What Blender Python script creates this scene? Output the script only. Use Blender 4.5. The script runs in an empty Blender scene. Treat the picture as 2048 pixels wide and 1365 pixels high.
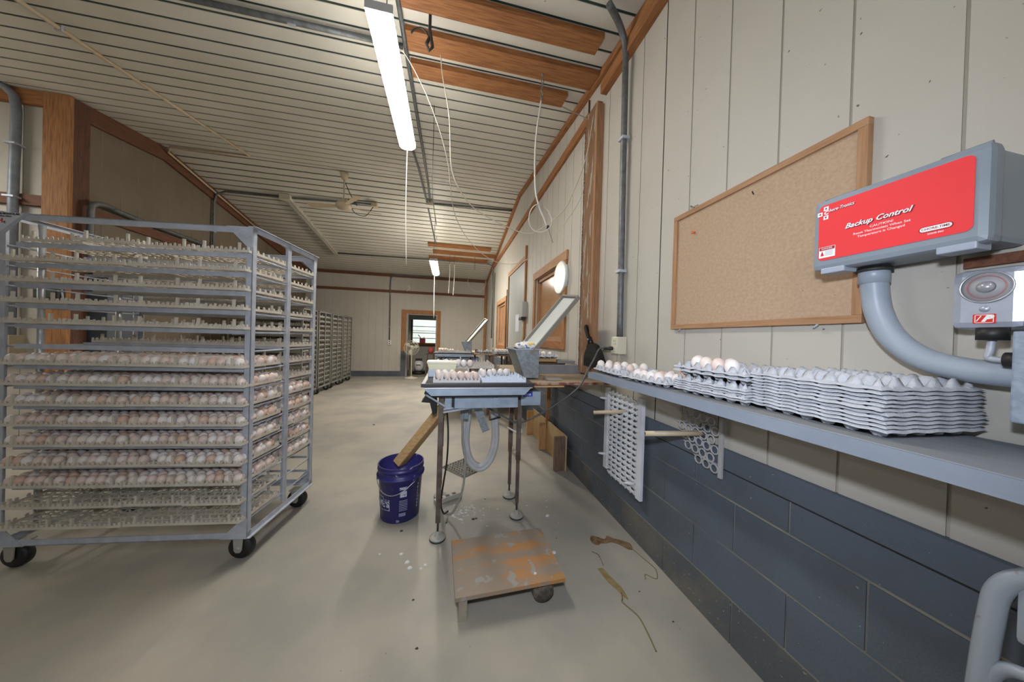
import bpy, bmesh, math, random
from mathutils import Vector, Matrix
random.seed(7)
SC = bpy.context.scene
COL = SC.collection
# ------------------------------------------------------------------ camera
EYE = Vector((0.0, 0.0, 1.25))
cd = bpy.data.cameras.new('camera'); cam = bpy.data.objects.new('camera', cd); COL.objects.link(cam)
cd.sensor_width = 36.0; cd.lens = 592.0 / 2048.0 * 36.0; cd.clip_start = 0.02; cd.clip_end = 200
_p, _r, _y = -7.59656636e-03, 2.90194413e-02, 2.11832963e-01
_cy, _sy, _cp, _sp, _cr, _sr = math.cos(_y), math.sin(_y), math.cos(_p), math.sin(_p), math.cos(_r), math.sin(_r)
_W = Matrix(((_cy, -_sy, 0), (0, 0, -1), (_sy, _cy, 0)))
_P = Matrix(((1, 0, 0), (0, _cp, _sp), (0, -_sp, _cp)))
_Q = Matrix(((_cr, -_sr, 0), (_sr, _cr, 0), (0, 0, 1)))
_M = _Q @ _P @ _W
_R = Matrix((_M[0], -_M[1], -_M[2])).transposed()
cam.matrix_world = Matrix.Translation(EYE) @ _R.to_4x4()
SC.camera = cam
# ------------------------------------------------------------------ world, daylight, exposure
wd = bpy.data.worlds.new('sky'); SC.world = wd; wd.use_nodes = True
wd.node_tree.nodes['Background'].inputs[0].default_value = (0.80, 0.90, 1.0, 1)
wd.node_tree.nodes['Background'].inputs[1].default_value = 2.2
SC.view_settings.view_transform = 'Standard'; SC.view_settings.look = 'None'
SC.view_settings.gamma = 1.0; SC.view_settings.use_curve_mapping = False
SC.view_settings.exposure = 0.0
def lamp(name, kind, loc, energy, color=(1, 1, 1), size=.1, size_y=None, rot=None):
    l = bpy.data.lights.new(name, kind); l.energy = energy; l.color = color
    if kind == 'AREA':
        l.size = size
        if size_y: l.shape = 'RECTANGLE'; l.size_y = size_y
    elif kind == 'POINT': l.shadow_soft_size = size
    o = bpy.data.objects.new(name, l); COL.objects.link(o); o.location = loc
    if rot: o.rotation_euler = rot
    return o
# the photographer's flash, 20 cm above the lens (it throws the hard shadows under the shelf and pegs)
fl = lamp('camera_flash', 'SPOT', (0.0, 0.02, 1.46), 84, (.80, .87, 1.0))
fl.data.spot_size = math.radians(160); fl.data.spot_blend = 1.0; fl.data.shadow_soft_size = .03
fl.rotation_euler = (math.radians(88), 0, math.radians(-14))
# ------------------------------------------------------------------ materials
MATS = {}
def mat(name, c, rough=.6, metal=0.0, c2=None, scale=8.0, lo=.35, hi=.65, bump=0.0, bscale=60.0, stretch=None, emit=0.0, detail=4, speck=None, spscale=120, spthr=.7, coat=0.0, trans=0.0, spec=None):
    m = bpy.data.materials.new(name); m.use_nodes = True; nt = m.node_tree; b = nt.nodes['Principled BSDF']
    b.inputs['Roughness'].default_value = rough; b.inputs['Metallic'].default_value = metal
    b.inputs['Base Color'].default_value = (*c, 1)
    if coat: b.inputs['Coat Weight'].default_value = coat
    if trans: b.inputs['Transmission Weight'].default_value = trans
    if spec is not None: b.inputs['Specular IOR Level'].default_value = spec
    tc = nt.nodes.new('ShaderNodeTexCoord'); vec = tc.outputs['Object']
    if stretch:
        mp = nt.nodes.new('ShaderNodeMapping'); mp.inputs['Scale'].default_value = stretch
        nt.links.new(vec, mp.inputs['Vector']); vec = mp.outputs['Vector']
    col = None
    if c2:
        n = nt.nodes.new('ShaderNodeTexNoise'); n.inputs['Scale'].default_value = scale; n.inputs['Detail'].default_value = detail
        nt.links.new(vec, n.inputs['Vector'])
        r = nt.nodes.new('ShaderNodeMapRange'); r.inputs[1].default_value = lo; r.inputs[2].default_value = hi
        nt.links.new(n.outputs['Fac'], r.inputs[0])
        mx = nt.nodes.new('ShaderNodeMix'); mx.data_type = 'RGBA'
        mx.inputs['A'].default_value = (*c, 1); mx.inputs['B'].default_value = (*c2, 1)
        nt.links.new(r.outputs[0], mx.inputs['Factor']); col = mx.outputs['Result']
    if speck:
        n = nt.nodes.new('ShaderNodeTexNoise'); n.inputs['Scale'].default_value = spscale; n.inputs['Detail'].default_value = 2
        nt.links.new(tc.outputs['Object'], n.inputs['Vector'])
        r = nt.nodes.new('ShaderNodeMapRange'); r.inputs[1].default_value = spthr; r.inputs[2].default_value = spthr + .03
        nt.links.new(n.outputs['Fac'], r.inputs[0])
        mx = nt.nodes.new('ShaderNodeMix'); mx.data_type = 'RGBA'; mx.inputs['B'].default_value = (*speck, 1)
        if col: nt.links.new(col, mx.inputs['A'])
        else: mx.inputs['A'].default_value = (*c, 1)
        nt.links.new(r.outputs[0], mx.inputs['Factor']); col = mx.outputs['Result']
    if col: nt.links.new(col, b.inputs['Base Color'])
    if bump:
        n = nt.nodes.new('ShaderNodeTexNoise'); n.inputs['Scale'].default_value = bscale; n.inputs['Detail'].default_value = 4
        nt.links.new(vec, n.inputs['Vector'])
        bp = nt.nodes.new('ShaderNodeBump'); bp.inputs['Strength'].default_value = bump; bp.inputs['Distance'].default_value = .01
        nt.links.new(n.outputs['Fac'], bp.inputs['Height']); nt.links.new(bp.outputs['Normal'], b.inputs['Normal'])
    if emit:
        b.inputs['Emission Color'].default_value = (*c, 1); b.inputs['Emission Strength'].default_value = emit
    MATS[name] = m; return m
def wood(name, c, c2, axis='x', rough=.7, scale=6, grain=14):
    st = {'x': (1, grain, grain), 'y': (grain, 1, grain), 'z': (grain, grain, 1)}[axis]
    return mat(name, c, rough, 0, c2, scale, .38, .68, .15, 12, st, detail=6)
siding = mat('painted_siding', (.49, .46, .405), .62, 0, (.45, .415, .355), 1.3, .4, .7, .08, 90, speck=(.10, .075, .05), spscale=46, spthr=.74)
siding_d = mat('shade_darkened_siding', (.17, .135, .09), .68, 0, (.145, .115, .078), 1.5, .4, .7, .08, 90)  # siding of the left wall, its shade from the lamps put into the colour
groove_m = mat('siding_groove', (.40, .37, .31), .8)
gap_m = mat('open_joint', (.03, .025, .02), .9)
white_sd = mat('ceiling_paint', (.66, .63, .55), .5, 0, (.60, .565, .48), 1.2, .42, .7, speck=(.16, .12, .08), spscale=30, spthr=.78)
rib_m = mat('ceiling_joint', (.022, .05, .035), .6, 0, (.012, .016, .014), 3)
WX = wood('orange_pine_along_x', (.36, .150, .048), (.20, .075, .024), 'x')
WY = wood('orange_pine_along_y', (.36, .150, .048), (.20, .075, .024), 'y')
WZ = wood('orange_pine_upright', (.40, .185, .065), (.22, .088, .028), 'z')
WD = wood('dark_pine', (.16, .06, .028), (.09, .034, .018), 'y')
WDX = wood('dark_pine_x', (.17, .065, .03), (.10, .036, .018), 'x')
raw = wood('raw_pine', (.52, .34, .16), (.40, .24, .10), 'x')
rawz = wood('raw_pine_z', (.50, .30, .13), (.36, .19, .075), 'z')
old_w = wood('weathered_wood', (.20, .125, .085), (.11, .07, .05), 'z')
steel = mat('galvanised_steel', (.50, .53, .60), .45, .15, (.40, .43, .49), 18, .35, .65, .06, 40)
steel2 = mat('bright_tube', (.55, .58, .62), .38, .7)
zinc = mat('spangled_zinc', (.30, .33, .355), .45, .5, (.22, .25, .275), 55, .4, .6)
greysteel = mat('grey_conduit', (.17, .18, .185), .5, .45, (.12, .125, .125), 20)
bluegrey = mat('blue_grey_pipe', (.26, .29, .34), .5, .3, (.20, .22, .26), 12)
blackr = mat('black_rubber', (.012, .012, .012), .5)
dark = mat('dark_metal', (.03, .028, .026), .6)
darkrust = mat('worn_leg_metal', (.16, .13, .11), .6, .4, (.09, .06, .045), 14)
plast = mat('cream_plastic', (.62, .57, .49), .5, 0, (.52, .46, .38), 9, .4, .7)
plastw = mat('white_plastic', (.70, .72, .76), .45, 0, (.62, .63, .66), 9)
pulp = mat('pulp_fibre', (.50, .52, .56), .85, 0, (.42, .44, .48), 14, .4, .65, .3, 160)
ivory = mat('ivory_plastic', (.60, .56, .44), .45)
pvc = mat('beige_pvc', (.60, .50, .36), .5, 0, (.50, .38, .24), 8)
EGG = [mat('egg_shell_%s' % n, c, .42, 0, c2, 20, .4, .7) for n, c, c2 in (
    ('white', (.80, .74, .70), (.76, .68, .64)), ('cream', (.76, .66, .60), (.72, .61, .55)),
    ('pink', (.72, .58, .52), (.68, .53, .47)), ('tan', (.66, .47, .37), (.62, .43, .33)), ('pale', (.80, .76, .75), (.76, .71, .70)))]
# ------------------------------------------------------------------ mesh helpers
class MB:
    def __init__(s): s.v = []; s.f = []; s.m = []; s.sm = []
    def add(s, vs, fs, mi=0, smooth=False):
        n = len(s.v); s.v += [tuple(v) for v in vs]
        for f in fs: s.f.append(tuple(i + n for i in f)); s.m.append(mi); s.sm.append(smooth)
        return s
    def box(s, lo, hi, mi=0, R=None):
        (x0, y0, z0), (x1, y1, z1) = lo, hi
        vs = [Vector(p) for p in ((x0, y0, z0), (x1, y0, z0), (x1, y1, z0), (x0, y1, z0), (x0, y0, z1), (x1, y0, z1), (x1, y1, z1), (x0, y1, z1))]
        if R is not None: vs = [R @ v for v in vs]
        return s.add(vs, [(0, 3, 2, 1), (4, 5, 6, 7), (0, 1, 5, 4), (1, 2, 6, 5), (2, 3, 7, 6), (3, 0, 4, 7)], mi)
    def cbox(s, c, d, mi=0, R=None):
        return s.box([c[i] - d[i] / 2 for i in range(3)], [c[i] + d[i] / 2 for i in range(3)], mi, R)
    def bbox_(s, lo, hi, r=.004, mi=0, R=None):      # box with chamfered edges
        (x0, y0, z0), (x1, y1, z1) = lo, hi
        bm = bmesh.new(); bmesh.ops.create_cube(bm, size=1)
        for v in bm.verts: v.co = Vector(((x0 + x1) / 2 + v.co.x * (x1 - x0), (y0 + y1) / 2 + v.co.y * (y1 - y0), (z0 + z1) / 2 + v.co.z * (z1 - z0)))
        bmesh.ops.bevel(bm, geom=bm.edges[:], offset=r, segments=2, profile=.6, affect='EDGES')
        bm.verts.index_update()
        vs = [v.co.copy() for v in bm.verts]
        if R is not None: vs = [R @ v for v in vs]
        s.add(vs, [[v.index for v in f.verts] for f in bm.faces], mi); bm.free(); return s
    def bar(s, a, b, w, h=None, mi=0, up=(0, 0, 1)):
        a, b = Vector(a), Vector(b); h = h or w; d = (b - a).normalized(); u = Vector(up)
        if abs(d.dot(u)) > .99: u = Vector((0, 1, 0))
        sd = d.cross(u).normalized(); u = sd.cross(d)
        vs = [p + sd * i * w / 2 + u * j * h / 2 for p in (a, b) for i, j in ((-1, -1), (1, -1), (1, 1), (-1, 1))]
        return s.add(vs, [(0, 1, 2, 3), (7, 6, 5, 4), (0, 4, 5, 1), (1, 5, 6, 2), (2, 6, 7, 3), (3, 7, 4, 0)], mi)
    def tube(s, pts, r, n=8, mi=0, cap=True):
        pts = [Vector(p) for p in pts]; k = len(pts); rs = r if isinstance(r, (list, tuple)) else [r] * k
        vs = []; d0 = (pts[1] - pts[0]).normalized(); u = d0.orthogonal().normalized()
        for i, p in enumerate(pts):
            d = (pts[min(i + 1, k - 1)] - pts[max(i - 1, 0)])
            d = d.normalized() if d.length > 1e-9 else d0
            u = (u - d * u.dot(d)); u = u.normalized() if u.length > 1e-6 else d.orthogonal().normalized()
            w = d.cross(u)
            for j in range(n):
                a = 2 * math.pi * j / n; vs.append(p + (u * math.cos(a) + w * math.sin(a)) * rs[i])
        fs = [(i * n + j, i * n + (j + 1) % n, (i + 1) * n + (j + 1) % n, (i + 1) * n + j) for i in range(k - 1) for j in range(n)]
        s.add(vs, fs, mi, True)
        if cap:
            b = len(s.v) - k * n
            s.f.append(tuple(b + j for j in range(n))[::-1]); s.m.append(mi); s.sm.append(False)
            s.f.append(tuple(b + (k - 1) * n + j for j in range(n))); s.m.append(mi); s.sm.append(False)
        return s
    def lathe(s, prof, c=(0, 0, 0), n=24, mi=0, R=None, smooth=True, cap=True):
        vs = []
        for r, z in prof:
            for j in range(n):
                a = 2 * math.pi * j / n; v = Vector((r * math.cos(a), r * math.sin(a), z))
                if R is not None: v = R @ v
                vs.append(v + Vector(c))
        fs = [(i * n + j, i * n + (j + 1) % n, (i + 1) * n + (j + 1) % n, (i + 1) * n + j) for i in range(len(prof) - 1) for j in range(n)]
        s.add(vs, fs, mi, smooth); b = len(s.v) - len(vs)
        if cap and prof[0][0] > 1e-6: s.f.append(tuple(b + j for j in range(n))[::-1]); s.m.append(mi); s.sm.append(False)
        if cap and prof[-1][0] > 1e-6: s.f.append(tuple(b + (len(prof) - 1) * n + j for j in range(n))); s.m.append(mi); s.sm.append(False)
        return s
    def prism(s, poly, o, eu, ev, en, t, mi=0):   # polygon in plane (eu,ev) at o, thickness t along en
        o, eu, ev, en = map(Vector, (o, eu, ev, en)); k = len(poly)
        vs = [o + eu * a + ev * b for a, b in poly] + [o + eu * a + ev * b + en * t for a, b in poly]
        fs = [tuple(range(k))[::-1], tuple(range(k, 2 * k))] + [(i, (i + 1) % k, k + (i + 1) % k, k + i) for i in range(k)]
        return s.add(vs, fs, mi)
    def mesh(s, name, mats):
        me = bpy.data.meshes.new(name); me.from_pydata(s.v, [], s.f)
        for m in (mats if isinstance(mats, (list, tuple)) else [mats]): me.materials.append(m)
        me.polygons.foreach_set('material_index', s.m); me.polygons.foreach_set('use_smooth', s.sm)
        me.update(); return me
    def build(s, name, mats, parent=None, loc=None, rz=None):
        o = bpy.data.objects.new(name, s.mesh(name, mats)); COL.objects.link(o)
        if parent: o.parent = parent
        if loc: o.location = loc
        if rz is not None: o.rotation_euler = (0, 0, rz)
        return o
def tag(o, label, cat, group=None):
    o['label'] = label; o['category'] = cat
    if group: o['group'] = group
    return o
def thing(name, label, cat, loc=(0, 0, 0), rz=0, group=None):
    o = bpy.data.objects.new(name, None); COL.objects.link(o); o.location = loc; o.rotation_euler = (0, 0, rz); o.empty_display_size = .05
    return tag(o, label, cat, group)
def struct(o): o['kind'] = 'structure'; return o
def dup(root, loc=None, rz=None, label=None, group=None):
    r = root.copy(); COL.objects.link(r)
    if loc is not None: r.location = loc
    if rz is not None: r.rotation_euler = (0, 0, rz)
    if label: r['label'] = label
    if group: r['group'] = group
    for ch in list(root.children):
        c = ch.copy(); COL.objects.link(c); c.parent = r
        for g in list(ch.children):
            d = g.copy(); COL.objects.link(d); d.parent = c
    return r
def smoothcurve(pts, n=6):                        # Catmull-Rom through the points
    P = [Vector(p) for p in pts]; P = [P[0] * 2 - P[1]] + P + [P[-1] * 2 - P[-2]]; out = []
    for i in range(1, len(P) - 2):
        for k in range(n):
            t = k / n; a, b, c, d = P[i - 1:i + 3]
            out.append(.5 * ((2 * b) + (c - a) * t + (2 * a - 5 * b + 4 * c - d) * t * t + (3 * b - a - 3 * c + d) * t ** 3))
    out.append(P[-2]); return out
def text(name, s, size, m, parent, origin, right, up, align='CENTER', shear=0.0, sx=1.0, bold=.0, depth=.0004):
    cu = bpy.data.curves.new(name, 'FONT'); cu.body = s; cu.size = size; cu.align_x = align; cu.align_y = 'CENTER'
    cu.shear = shear; cu.offset = bold; cu.extrude = depth; cu.resolution_u = 2
    o = bpy.data.objects.new(name, cu); COL.objects.link(o)
    r, u = Vector(right).normalized(), Vector(up).normalized(); n = r.cross(u)
    bpy.context.view_layer.update()
    me = bpy.data.meshes.new_from_object(o.evaluated_get(bpy.context.evaluated_depsgraph_get()))
    bpy.data.objects.remove(o); me.name = name
    for v in me.vertices: c = v.co.copy(); v.co = Vector(origin) + r * c.x * sx + u * c.y + n * c.z
    me.materials.clear(); me.materials.append(m)
    o = bpy.data.objects.new(name, me); COL.objects.link(o)
    if parent: o.parent = parent
    return o
# ------------------------------------------------------------------ the room
XR, YB, XL, YL, YF, XF = 1.194, 9.6, -4.05, 4.13, -3.2, -6.6     # right wall, back wall, left wall, its return, wall behind camera, far left
YR, ZR = 5.2, 3.84                                               # ridge
def ceil(y): return ZR - .125 * (YR - y) if y < YR else ZR - .164 * (y - YR)
floor_m = mat('dusty_concrete', (.385, .352, .295), .6, 0, (.29, .275, .245), 1.7, .40, .62, .05, 30, detail=9, speck=(.10, .09, .08), spscale=55, spthr=.76)
nt = floor_m.node_tree                                           # large pale dusty patches over the mottled slab
b = MB(); b.box((XF, YF, -.12), (XR + .3, YB + 3.2, 0)); struct(b.build('floor', floor_m))
# ceiling: one panel after the other with dark joints between
def ceiling():
    b = MB(); x0, x1 = XF, XR + .05
    y = YF
    while y < YB + .05:
        y2 = y + (.129 if y < YR else .123)
        if y < YR < y2 + .012: y2 = YR - .006
        z1, z2 = ceil(y), ceil(y2)
        b.add([(x0, y, z1), (x1, y, z1), (x1, y2, z2), (x0, y2, z2), (x0, y, z1 + .012), (x1, y, z1 + .012), (x1, y2, z2 + .012), (x0, y2, z2 + .012)],
              [(0, 3, 2, 1), (0, 1, 5, 4), (2, 3, 7, 6), (4, 5, 6, 7)], 0)
        y = y2 + (.022 if y < YR else .027)
    for a, c in ((YF - .05, YR), (YR, YB + .1)):
        b.add([(x0, a, ceil(a) + .005), (x1, a, ceil(a) + .005), (x1, c, ceil(c) + .005), (x0, c, ceil(c) + .005)], [(0, 3, 2, 1)], 1)
        b.add([(x0, a, ceil(a) + .16), (x1, a, ceil(a) + .16), (x1, c, ceil(c) + .16), (x0, c, ceil(c) + .16)], [(0, 1, 2, 3)], 1)
    return struct(b.build('ceiling', [white_sd, rib_m]))
ceiling()
def siding_wall(name, m, P, u0, u1, z0, ztop, grooves, holes=(), gw=.007, gd=.004, gm=1, back=.10, wide=()):
    """P(u,z,d) gives the point; d is the depth behind the face. Grooves are real recesses; holes are openings."""
    b = MB(); cuts = {u0, u1}
    for g in grooves: cuts |= {g - gw / 2, g + gw / 2}
    for h in holes: cuts |= {h[0], h[1]}
    cuts |= {YR} if u0 < YR < u1 and name in ('wall_right', 'wall_left') else set()
    cs = sorted(c for c in cuts if u0 <= c <= u1)
    for a, c in zip(cs, cs[1:]):
        mid = (a + c) / 2; g = [q for q in grooves if abs(q - mid) < gw / 2]; d = gd if g else 0; mi = (2 if g and g[0] in wide else 1) if g else 0
        zz = [(z0, None)]; hs = sorted((h[2], h[3]) for h in holes if h[0] < mid < h[1])
        spans = []; cur = z0
        for h0, h1 in hs:
            if h0 > cur: spans.append((cur, h0))
            cur = h1
        spans.append((cur, None))
        for s0, s1 in spans:
            za, zc = (s1, s1) if s1 is not None else (ztop(a), ztop(c))
            b.add([P(a, s0, d), P(c, s0, d), P(c, zc, d), P(a, za, d)], [(0, 1, 2, 3)], mi)
            if d:
                b.add([P(a, s0, 0), P(a, s0, d), P(a, za, d), P(a, za, 0)], [(0, 1, 2, 3)], mi)
                b.add([P(c, s0, d), P(c, s0, 0), P(c, zc, 0), P(c, zc, d)], [(0, 1, 2, 3)], mi)
    for h in holes:                                               # reveals
        a, c, s0, s1 = h
        q = [(a, s0), (c, s0), (c, s1), (a, s1)]
        for (ua, za), (ub, zb) in zip(q, q[1:] + q[:1]): b.add([P(ua, za, 0), P(ub, zb, 0), P(ub, zb, back), P(ua, za, back)], [(0, 1, 2, 3)], 0)
    # outer skin so the wall has a thickness
    sp = sorted({u0, u1} | ({YR} if u0 < YR < u1 and name in ('wall_right', 'wall_left') else set()))
    if not holes:
        for a, c in zip(sp, sp[1:]): b.add([P(a, z0, back), P(c, z0, back), P(c, ztop(c), back), P(a, ztop(a), back)], [(3, 2, 1, 0)], 0)
    return struct(b.build(name, [m, groove_m, gap_m]))
ZS = .80     # foot of the siding on the right wall, top of the blue block
grv = [.473 - .2085 * i for i in range(1, 18)] + [.473, .682, .887, 1.098, 1.308, 1.513, 1.722, 1.93, 2.14] + [2.62 + .205 * i for i in range(34)]
WIN1 = (2.98, 4.02, 1.24, 2.09); WIN2 = (6.28, 7.30, 1.10, 2.06)
siding_wall('wall_right', siding, lambda u, z, d: (XR + d, u, z), YF, YB, ZS, lambda u: ceil(u) + .02, sorted(grv), [WIN1, WIN2], wide=(1.513,))
blk = mat('blue_grey_block_paint', (.098, .122, .155), .55, 0, (.075, .086, .098), 2.2, .4, .7, .25, 140, detail=6, speck=(.30, .31, .32), spscale=70, spthr=.75)
blk_low = mat('scuffed_block_paint', (.088, .098, .108), .7, 0, (.155, .142, .118), 4.5, .45, .72, .3, 90, detail=8, speck=(.34, .32, .28), spscale=80, spthr=.70)
mortar = mat('mortar_line', (.27, .255, .21), .8, 0, (.13, .14, .15), 4, .45, .65)
def blocks():
    b = MB(); H_ = [0, .184, .384, .592, .712]; X0 = XR - .012; r = 0
    j = .0052
    # courses, each block a raised face between joints
    for i in range(4):
        z0, z1 = H_[i] + (j if i else 0), H_[i + 1] - j
        y = YF + (0 if i % 2 else -.2); 
        while y < YB:
            a, c = max(y + j * .6, YF), min(y + .4 - j * .6, YB)
            if c > a: b.box((X0, a, z0), (XR + .1, c, z1), 1 if i == 0 else 0)
            y += .4
    b.box((X0 + .004, YF, 0), (XR + .09, YB, .712), 2)
    b.box((XR - .020, YF, .716), (XR + .09, YB, .800), 0)      # painted sill board under the siding
    return struct(b.build('wall_right_base', [blk, blk_low, mortar]))
blocks()
struct(MB().box((XR - .011, YF, .708), (XR + .05, YB, .720)).build('trim_1', gap_m))
bgr = [XL + .1 + .2 * i for i in range(26)]
DOOR = (-1.27, -.36, .0, 1.93)
siding_wall('wall_back', siding, lambda u, z, d: (u, YB + d, z), XL, XR, 0, lambda u: ceil(YB) + .02, bgr, [DOOR], gd=.0045)
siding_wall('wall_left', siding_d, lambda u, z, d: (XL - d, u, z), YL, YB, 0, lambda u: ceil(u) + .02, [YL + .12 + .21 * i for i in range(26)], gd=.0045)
siding_wall('wall_left_return', siding, lambda u, z, d: (u, YL + d, z), XF, XL, 0, lambda u: ceil(YL) + .02, [XF + .1 + .21 * i for i in range(12)], gd=.0045)
struct(MB().box((XF - .1, YF, 0), (XF, YL, ceil(YL) + .02)).build('wall_far_left', siding))
b = MB(); b.box((XF, YF - .1, 0), (-2.0, YF, 3.0)); b.box((-.6, YF - .1, 0), (XR, YF, 3.0)); b.box((-2.0, YF - .1, 2.2), (-.6, YF, 3.0)); struct(b.build('wall_front', siding))
# base of the back wall
struct(MB().box((XL, YB - .03, .0), (-1.40, YB, .16)).build('baseboard_back', mat('grey_blue_base', (.10, .115, .135), .6, 0, (.075, .085, .10), 6)))
# timber trim on the walls
def strip_r(name, y0, y1, zf0, zf1, t, m, seg=6):
    b = MB()
    n = seg
    for i in range(n):
        a, c = y0 + (y1 - y0) * i / n, y0 + (y1 - y0) * (i + 1) / n
        v = [(XR - t, a, zf0(a)), (XR - t, c, zf0(c)), (XR - t, c, zf1(c)), (XR - t, a, zf1(a)), (XR, a, zf0(a)), (XR, c, zf0(c)), (XR, c, zf1(c)), (XR, a, zf1(a))]
        b.add(v, [(0, 3, 2, 1), (0, 1, 5, 4), (2, 3, 7, 6)] + ([(0, 4, 7, 3)] if i == 0 else []) + ([(1, 2, 6, 5)] if i == n - 1 else []), 0)
    return struct(b.build(name, m))
strip_r('trim_2', YF, YR, lambda y: ceil(y) - .06, lambda y: ceil(y) - .002, .042, WY, 4)
strip_r('trim_3', YR, YB, lambda y: ceil(y) - .07, lambda y: ceil(y) - .002, .042, WY, 4)
strip_r('trim_4', YF, 2.20, lambda y: 3.235, lambda y: 3.325, .055, WY, 2)
strip_r('trim_5', 2.46, 8.3, lambda y: 3.19, lambda y: 3.285, .03, WY, 3)
# left wall and its return
def lbox(name, lo, hi, m): return struct(MB().box(lo, hi).build(name, m))
b = MB()
for a, c in ((YL, YR), (YR, YB)):
    v = [(XL + d, y, ceil(y) + o) for d in (.04, 0) for y, o in ((a, -.19), (c, -.19), (c, -.002), (a, -.002))]
    b.add(v, [(0, 1, 2, 3), (0, 4, 5, 1), (3, 2, 6, 7), (0, 3, 7, 4), (1, 5, 6, 2)], 0)
struct(b.build('trim_6', WD))
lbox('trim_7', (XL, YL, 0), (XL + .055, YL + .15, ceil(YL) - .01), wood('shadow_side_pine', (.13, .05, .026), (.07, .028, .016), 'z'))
lbox('trim_8', (XL - .155, YL - .045, 0), (XL + .0, YL, ceil(YL) - .012), WZ)
lbox('trim_9', (XL - .0, YL - .045, 0), (XL + .055, YL, ceil(YL) - .012), WZ)
lbox('trim_10', (XF, YL - .038, ceil(YL) - .16), (XL - .156, YL, ceil(YL) - .012), WX)
lbox('trim_11', (XF, YL - .036, 2.50), (XL - .156, YL, 2.61), WDX)
lbox('trim_12', (XL, YL + .151, 2.50), (XL + .038, YB - .05, 2.61), WD)
lbox('trim_13', (XF + .2, YL - .03, 0), (XF + 1.80, YL, .86), mat('dark_wainscot', (.07, .05, .04), .7))
# back wall timber
lbox('trim_14', (XL + .05, YB - .04, 3.03), (XR - .05, YB, 3.115), WDX)
lbox('trim_15', (XL + .05, YB - .04, 2.55), (XR - .09, YB, 2.625), WDX)
lbox('trim_16', (XR - .085, YB - .05, .80), (XR - .015, YB - .005, 3.1), WZ)
# door in the back wall: timber frame with grey-painted feet
fz = YB - .03
grey_p = mat('grey_paint', (.115, .13, .15), .55, 0, (.085, .095, .11), 6)
b = MB(); b.box((-1.41, fz, .78), (-1.27, YB, 2.05)); b.box((-.36, fz, .78), (-.25, YB, 2.05)); b.box((-1.27, fz, 1.93), (-.36, YB, 2.05))
dr = struct(b.build('door_1', WZ))
b = MB(); b.box((-1.41, fz - .004, 0), (-1.27, YB, .78)); b.box((-.36, fz - .004, 0), (-.25, YB, .78)); b.build('painted_foot', grey_p, dr)
b = MB(); b.box((-1.27, fz - .002, 0), (-1.225, YB + .12, 1.93)); b.box((-.395, fz - .002, 0), (-.36, YB + .12, 1.93)); b.box((-1.225, YB, 1.90), (-.395, YB + .12, 1.93)); b.build('jamb', mat('jamb_paint', (.30, .30, .29), .6), dr)
# the room behind it
XB0, XB1, YB2 = -2.2, .6, 11.5
b = MB(); b.box((XB0 - .1, YB + .1, 0), (XB0, YB2, 2.6)); b.box((XB1, YB + .1, 0), (XB1 + .1, YB2, 2.6)); b.box((XB0, YB + .1, 2.55), (XB1, YB2, 2.6)); 
b.box((XB0, YB2, 0), (-1.36, YB2 + .1, 2.6)); b.box((-.30, YB2, 0), (XB1, YB2 + .1, 2.6)); b.box((-1.36, YB2, 0), (-.30, YB2 + .1, 1.0)); b.box((-1.36, YB2, 1.86), (-.30, YB2 + .1, 2.6))
struct(b.build('wall_back_room', siding))
w = struct(MB().box((-1.40, YB2 - .04, .88), (-.26, YB2 + .02, 1.0)).build('window_1', WX))
slat = mat('window_slat', (.012, .012, .012), .5)
b = MB(); 
for z in (1.16, 1.36, 1.60): b.box((-1.36, YB2 + .03, z), (-.30, YB2 + .05, z + .022))
b.box((-1.36, YB2 + .02, 1.0), (-1.30, YB2 + .06, 1.86)); b.box((-.36, YB2 + .02, 1.0), (-.30, YB2 + .06, 1.86)); b.build('window_frame', slat, w)
b = MB(); b.box((-1.30, YB2 + .036, 1.0), (-.36, YB2 + .042, 1.86)); g = mat('clear_pane', (.9, .92, .9), .02, trans=1.0); b.build('pane', g, w)
# neighbouring pale building seen through that window
nb = MB(); nb.box((-4, 14.4, 0), (3, 14.6, 3.6)); 
for z in (.9, 1.5, 2.1): nb.box((-4, 14.38, z), (3, 14.40, z + .02), 1)
tag(nb.build('neighbouring_shed', [mat('sunlit_cladding', (.85, .84, .76), .7), mat('cladding_seam', (.4, .4, .36), .7)]), 'pale clad building outside, seen through the window of the back room', 'building')
lamp('sunlight_on_shed', 'SUN', (0, 13, 8), 1.1, (1, .97, .9), rot=(math.radians(38), math.radians(8), 0))
struct(MB().box((-12, YB + 3.2, -.2), (12, 30, -.02)).build('ground_outside', mat('outside_ground', (.30, .28, .22), .9)))
struct(MB().box((-12, -14, -.2), (12, YF, -.02)).build('yard_ground', mat('yard_gravel', (.34, .32, .28), .9)))
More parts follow.
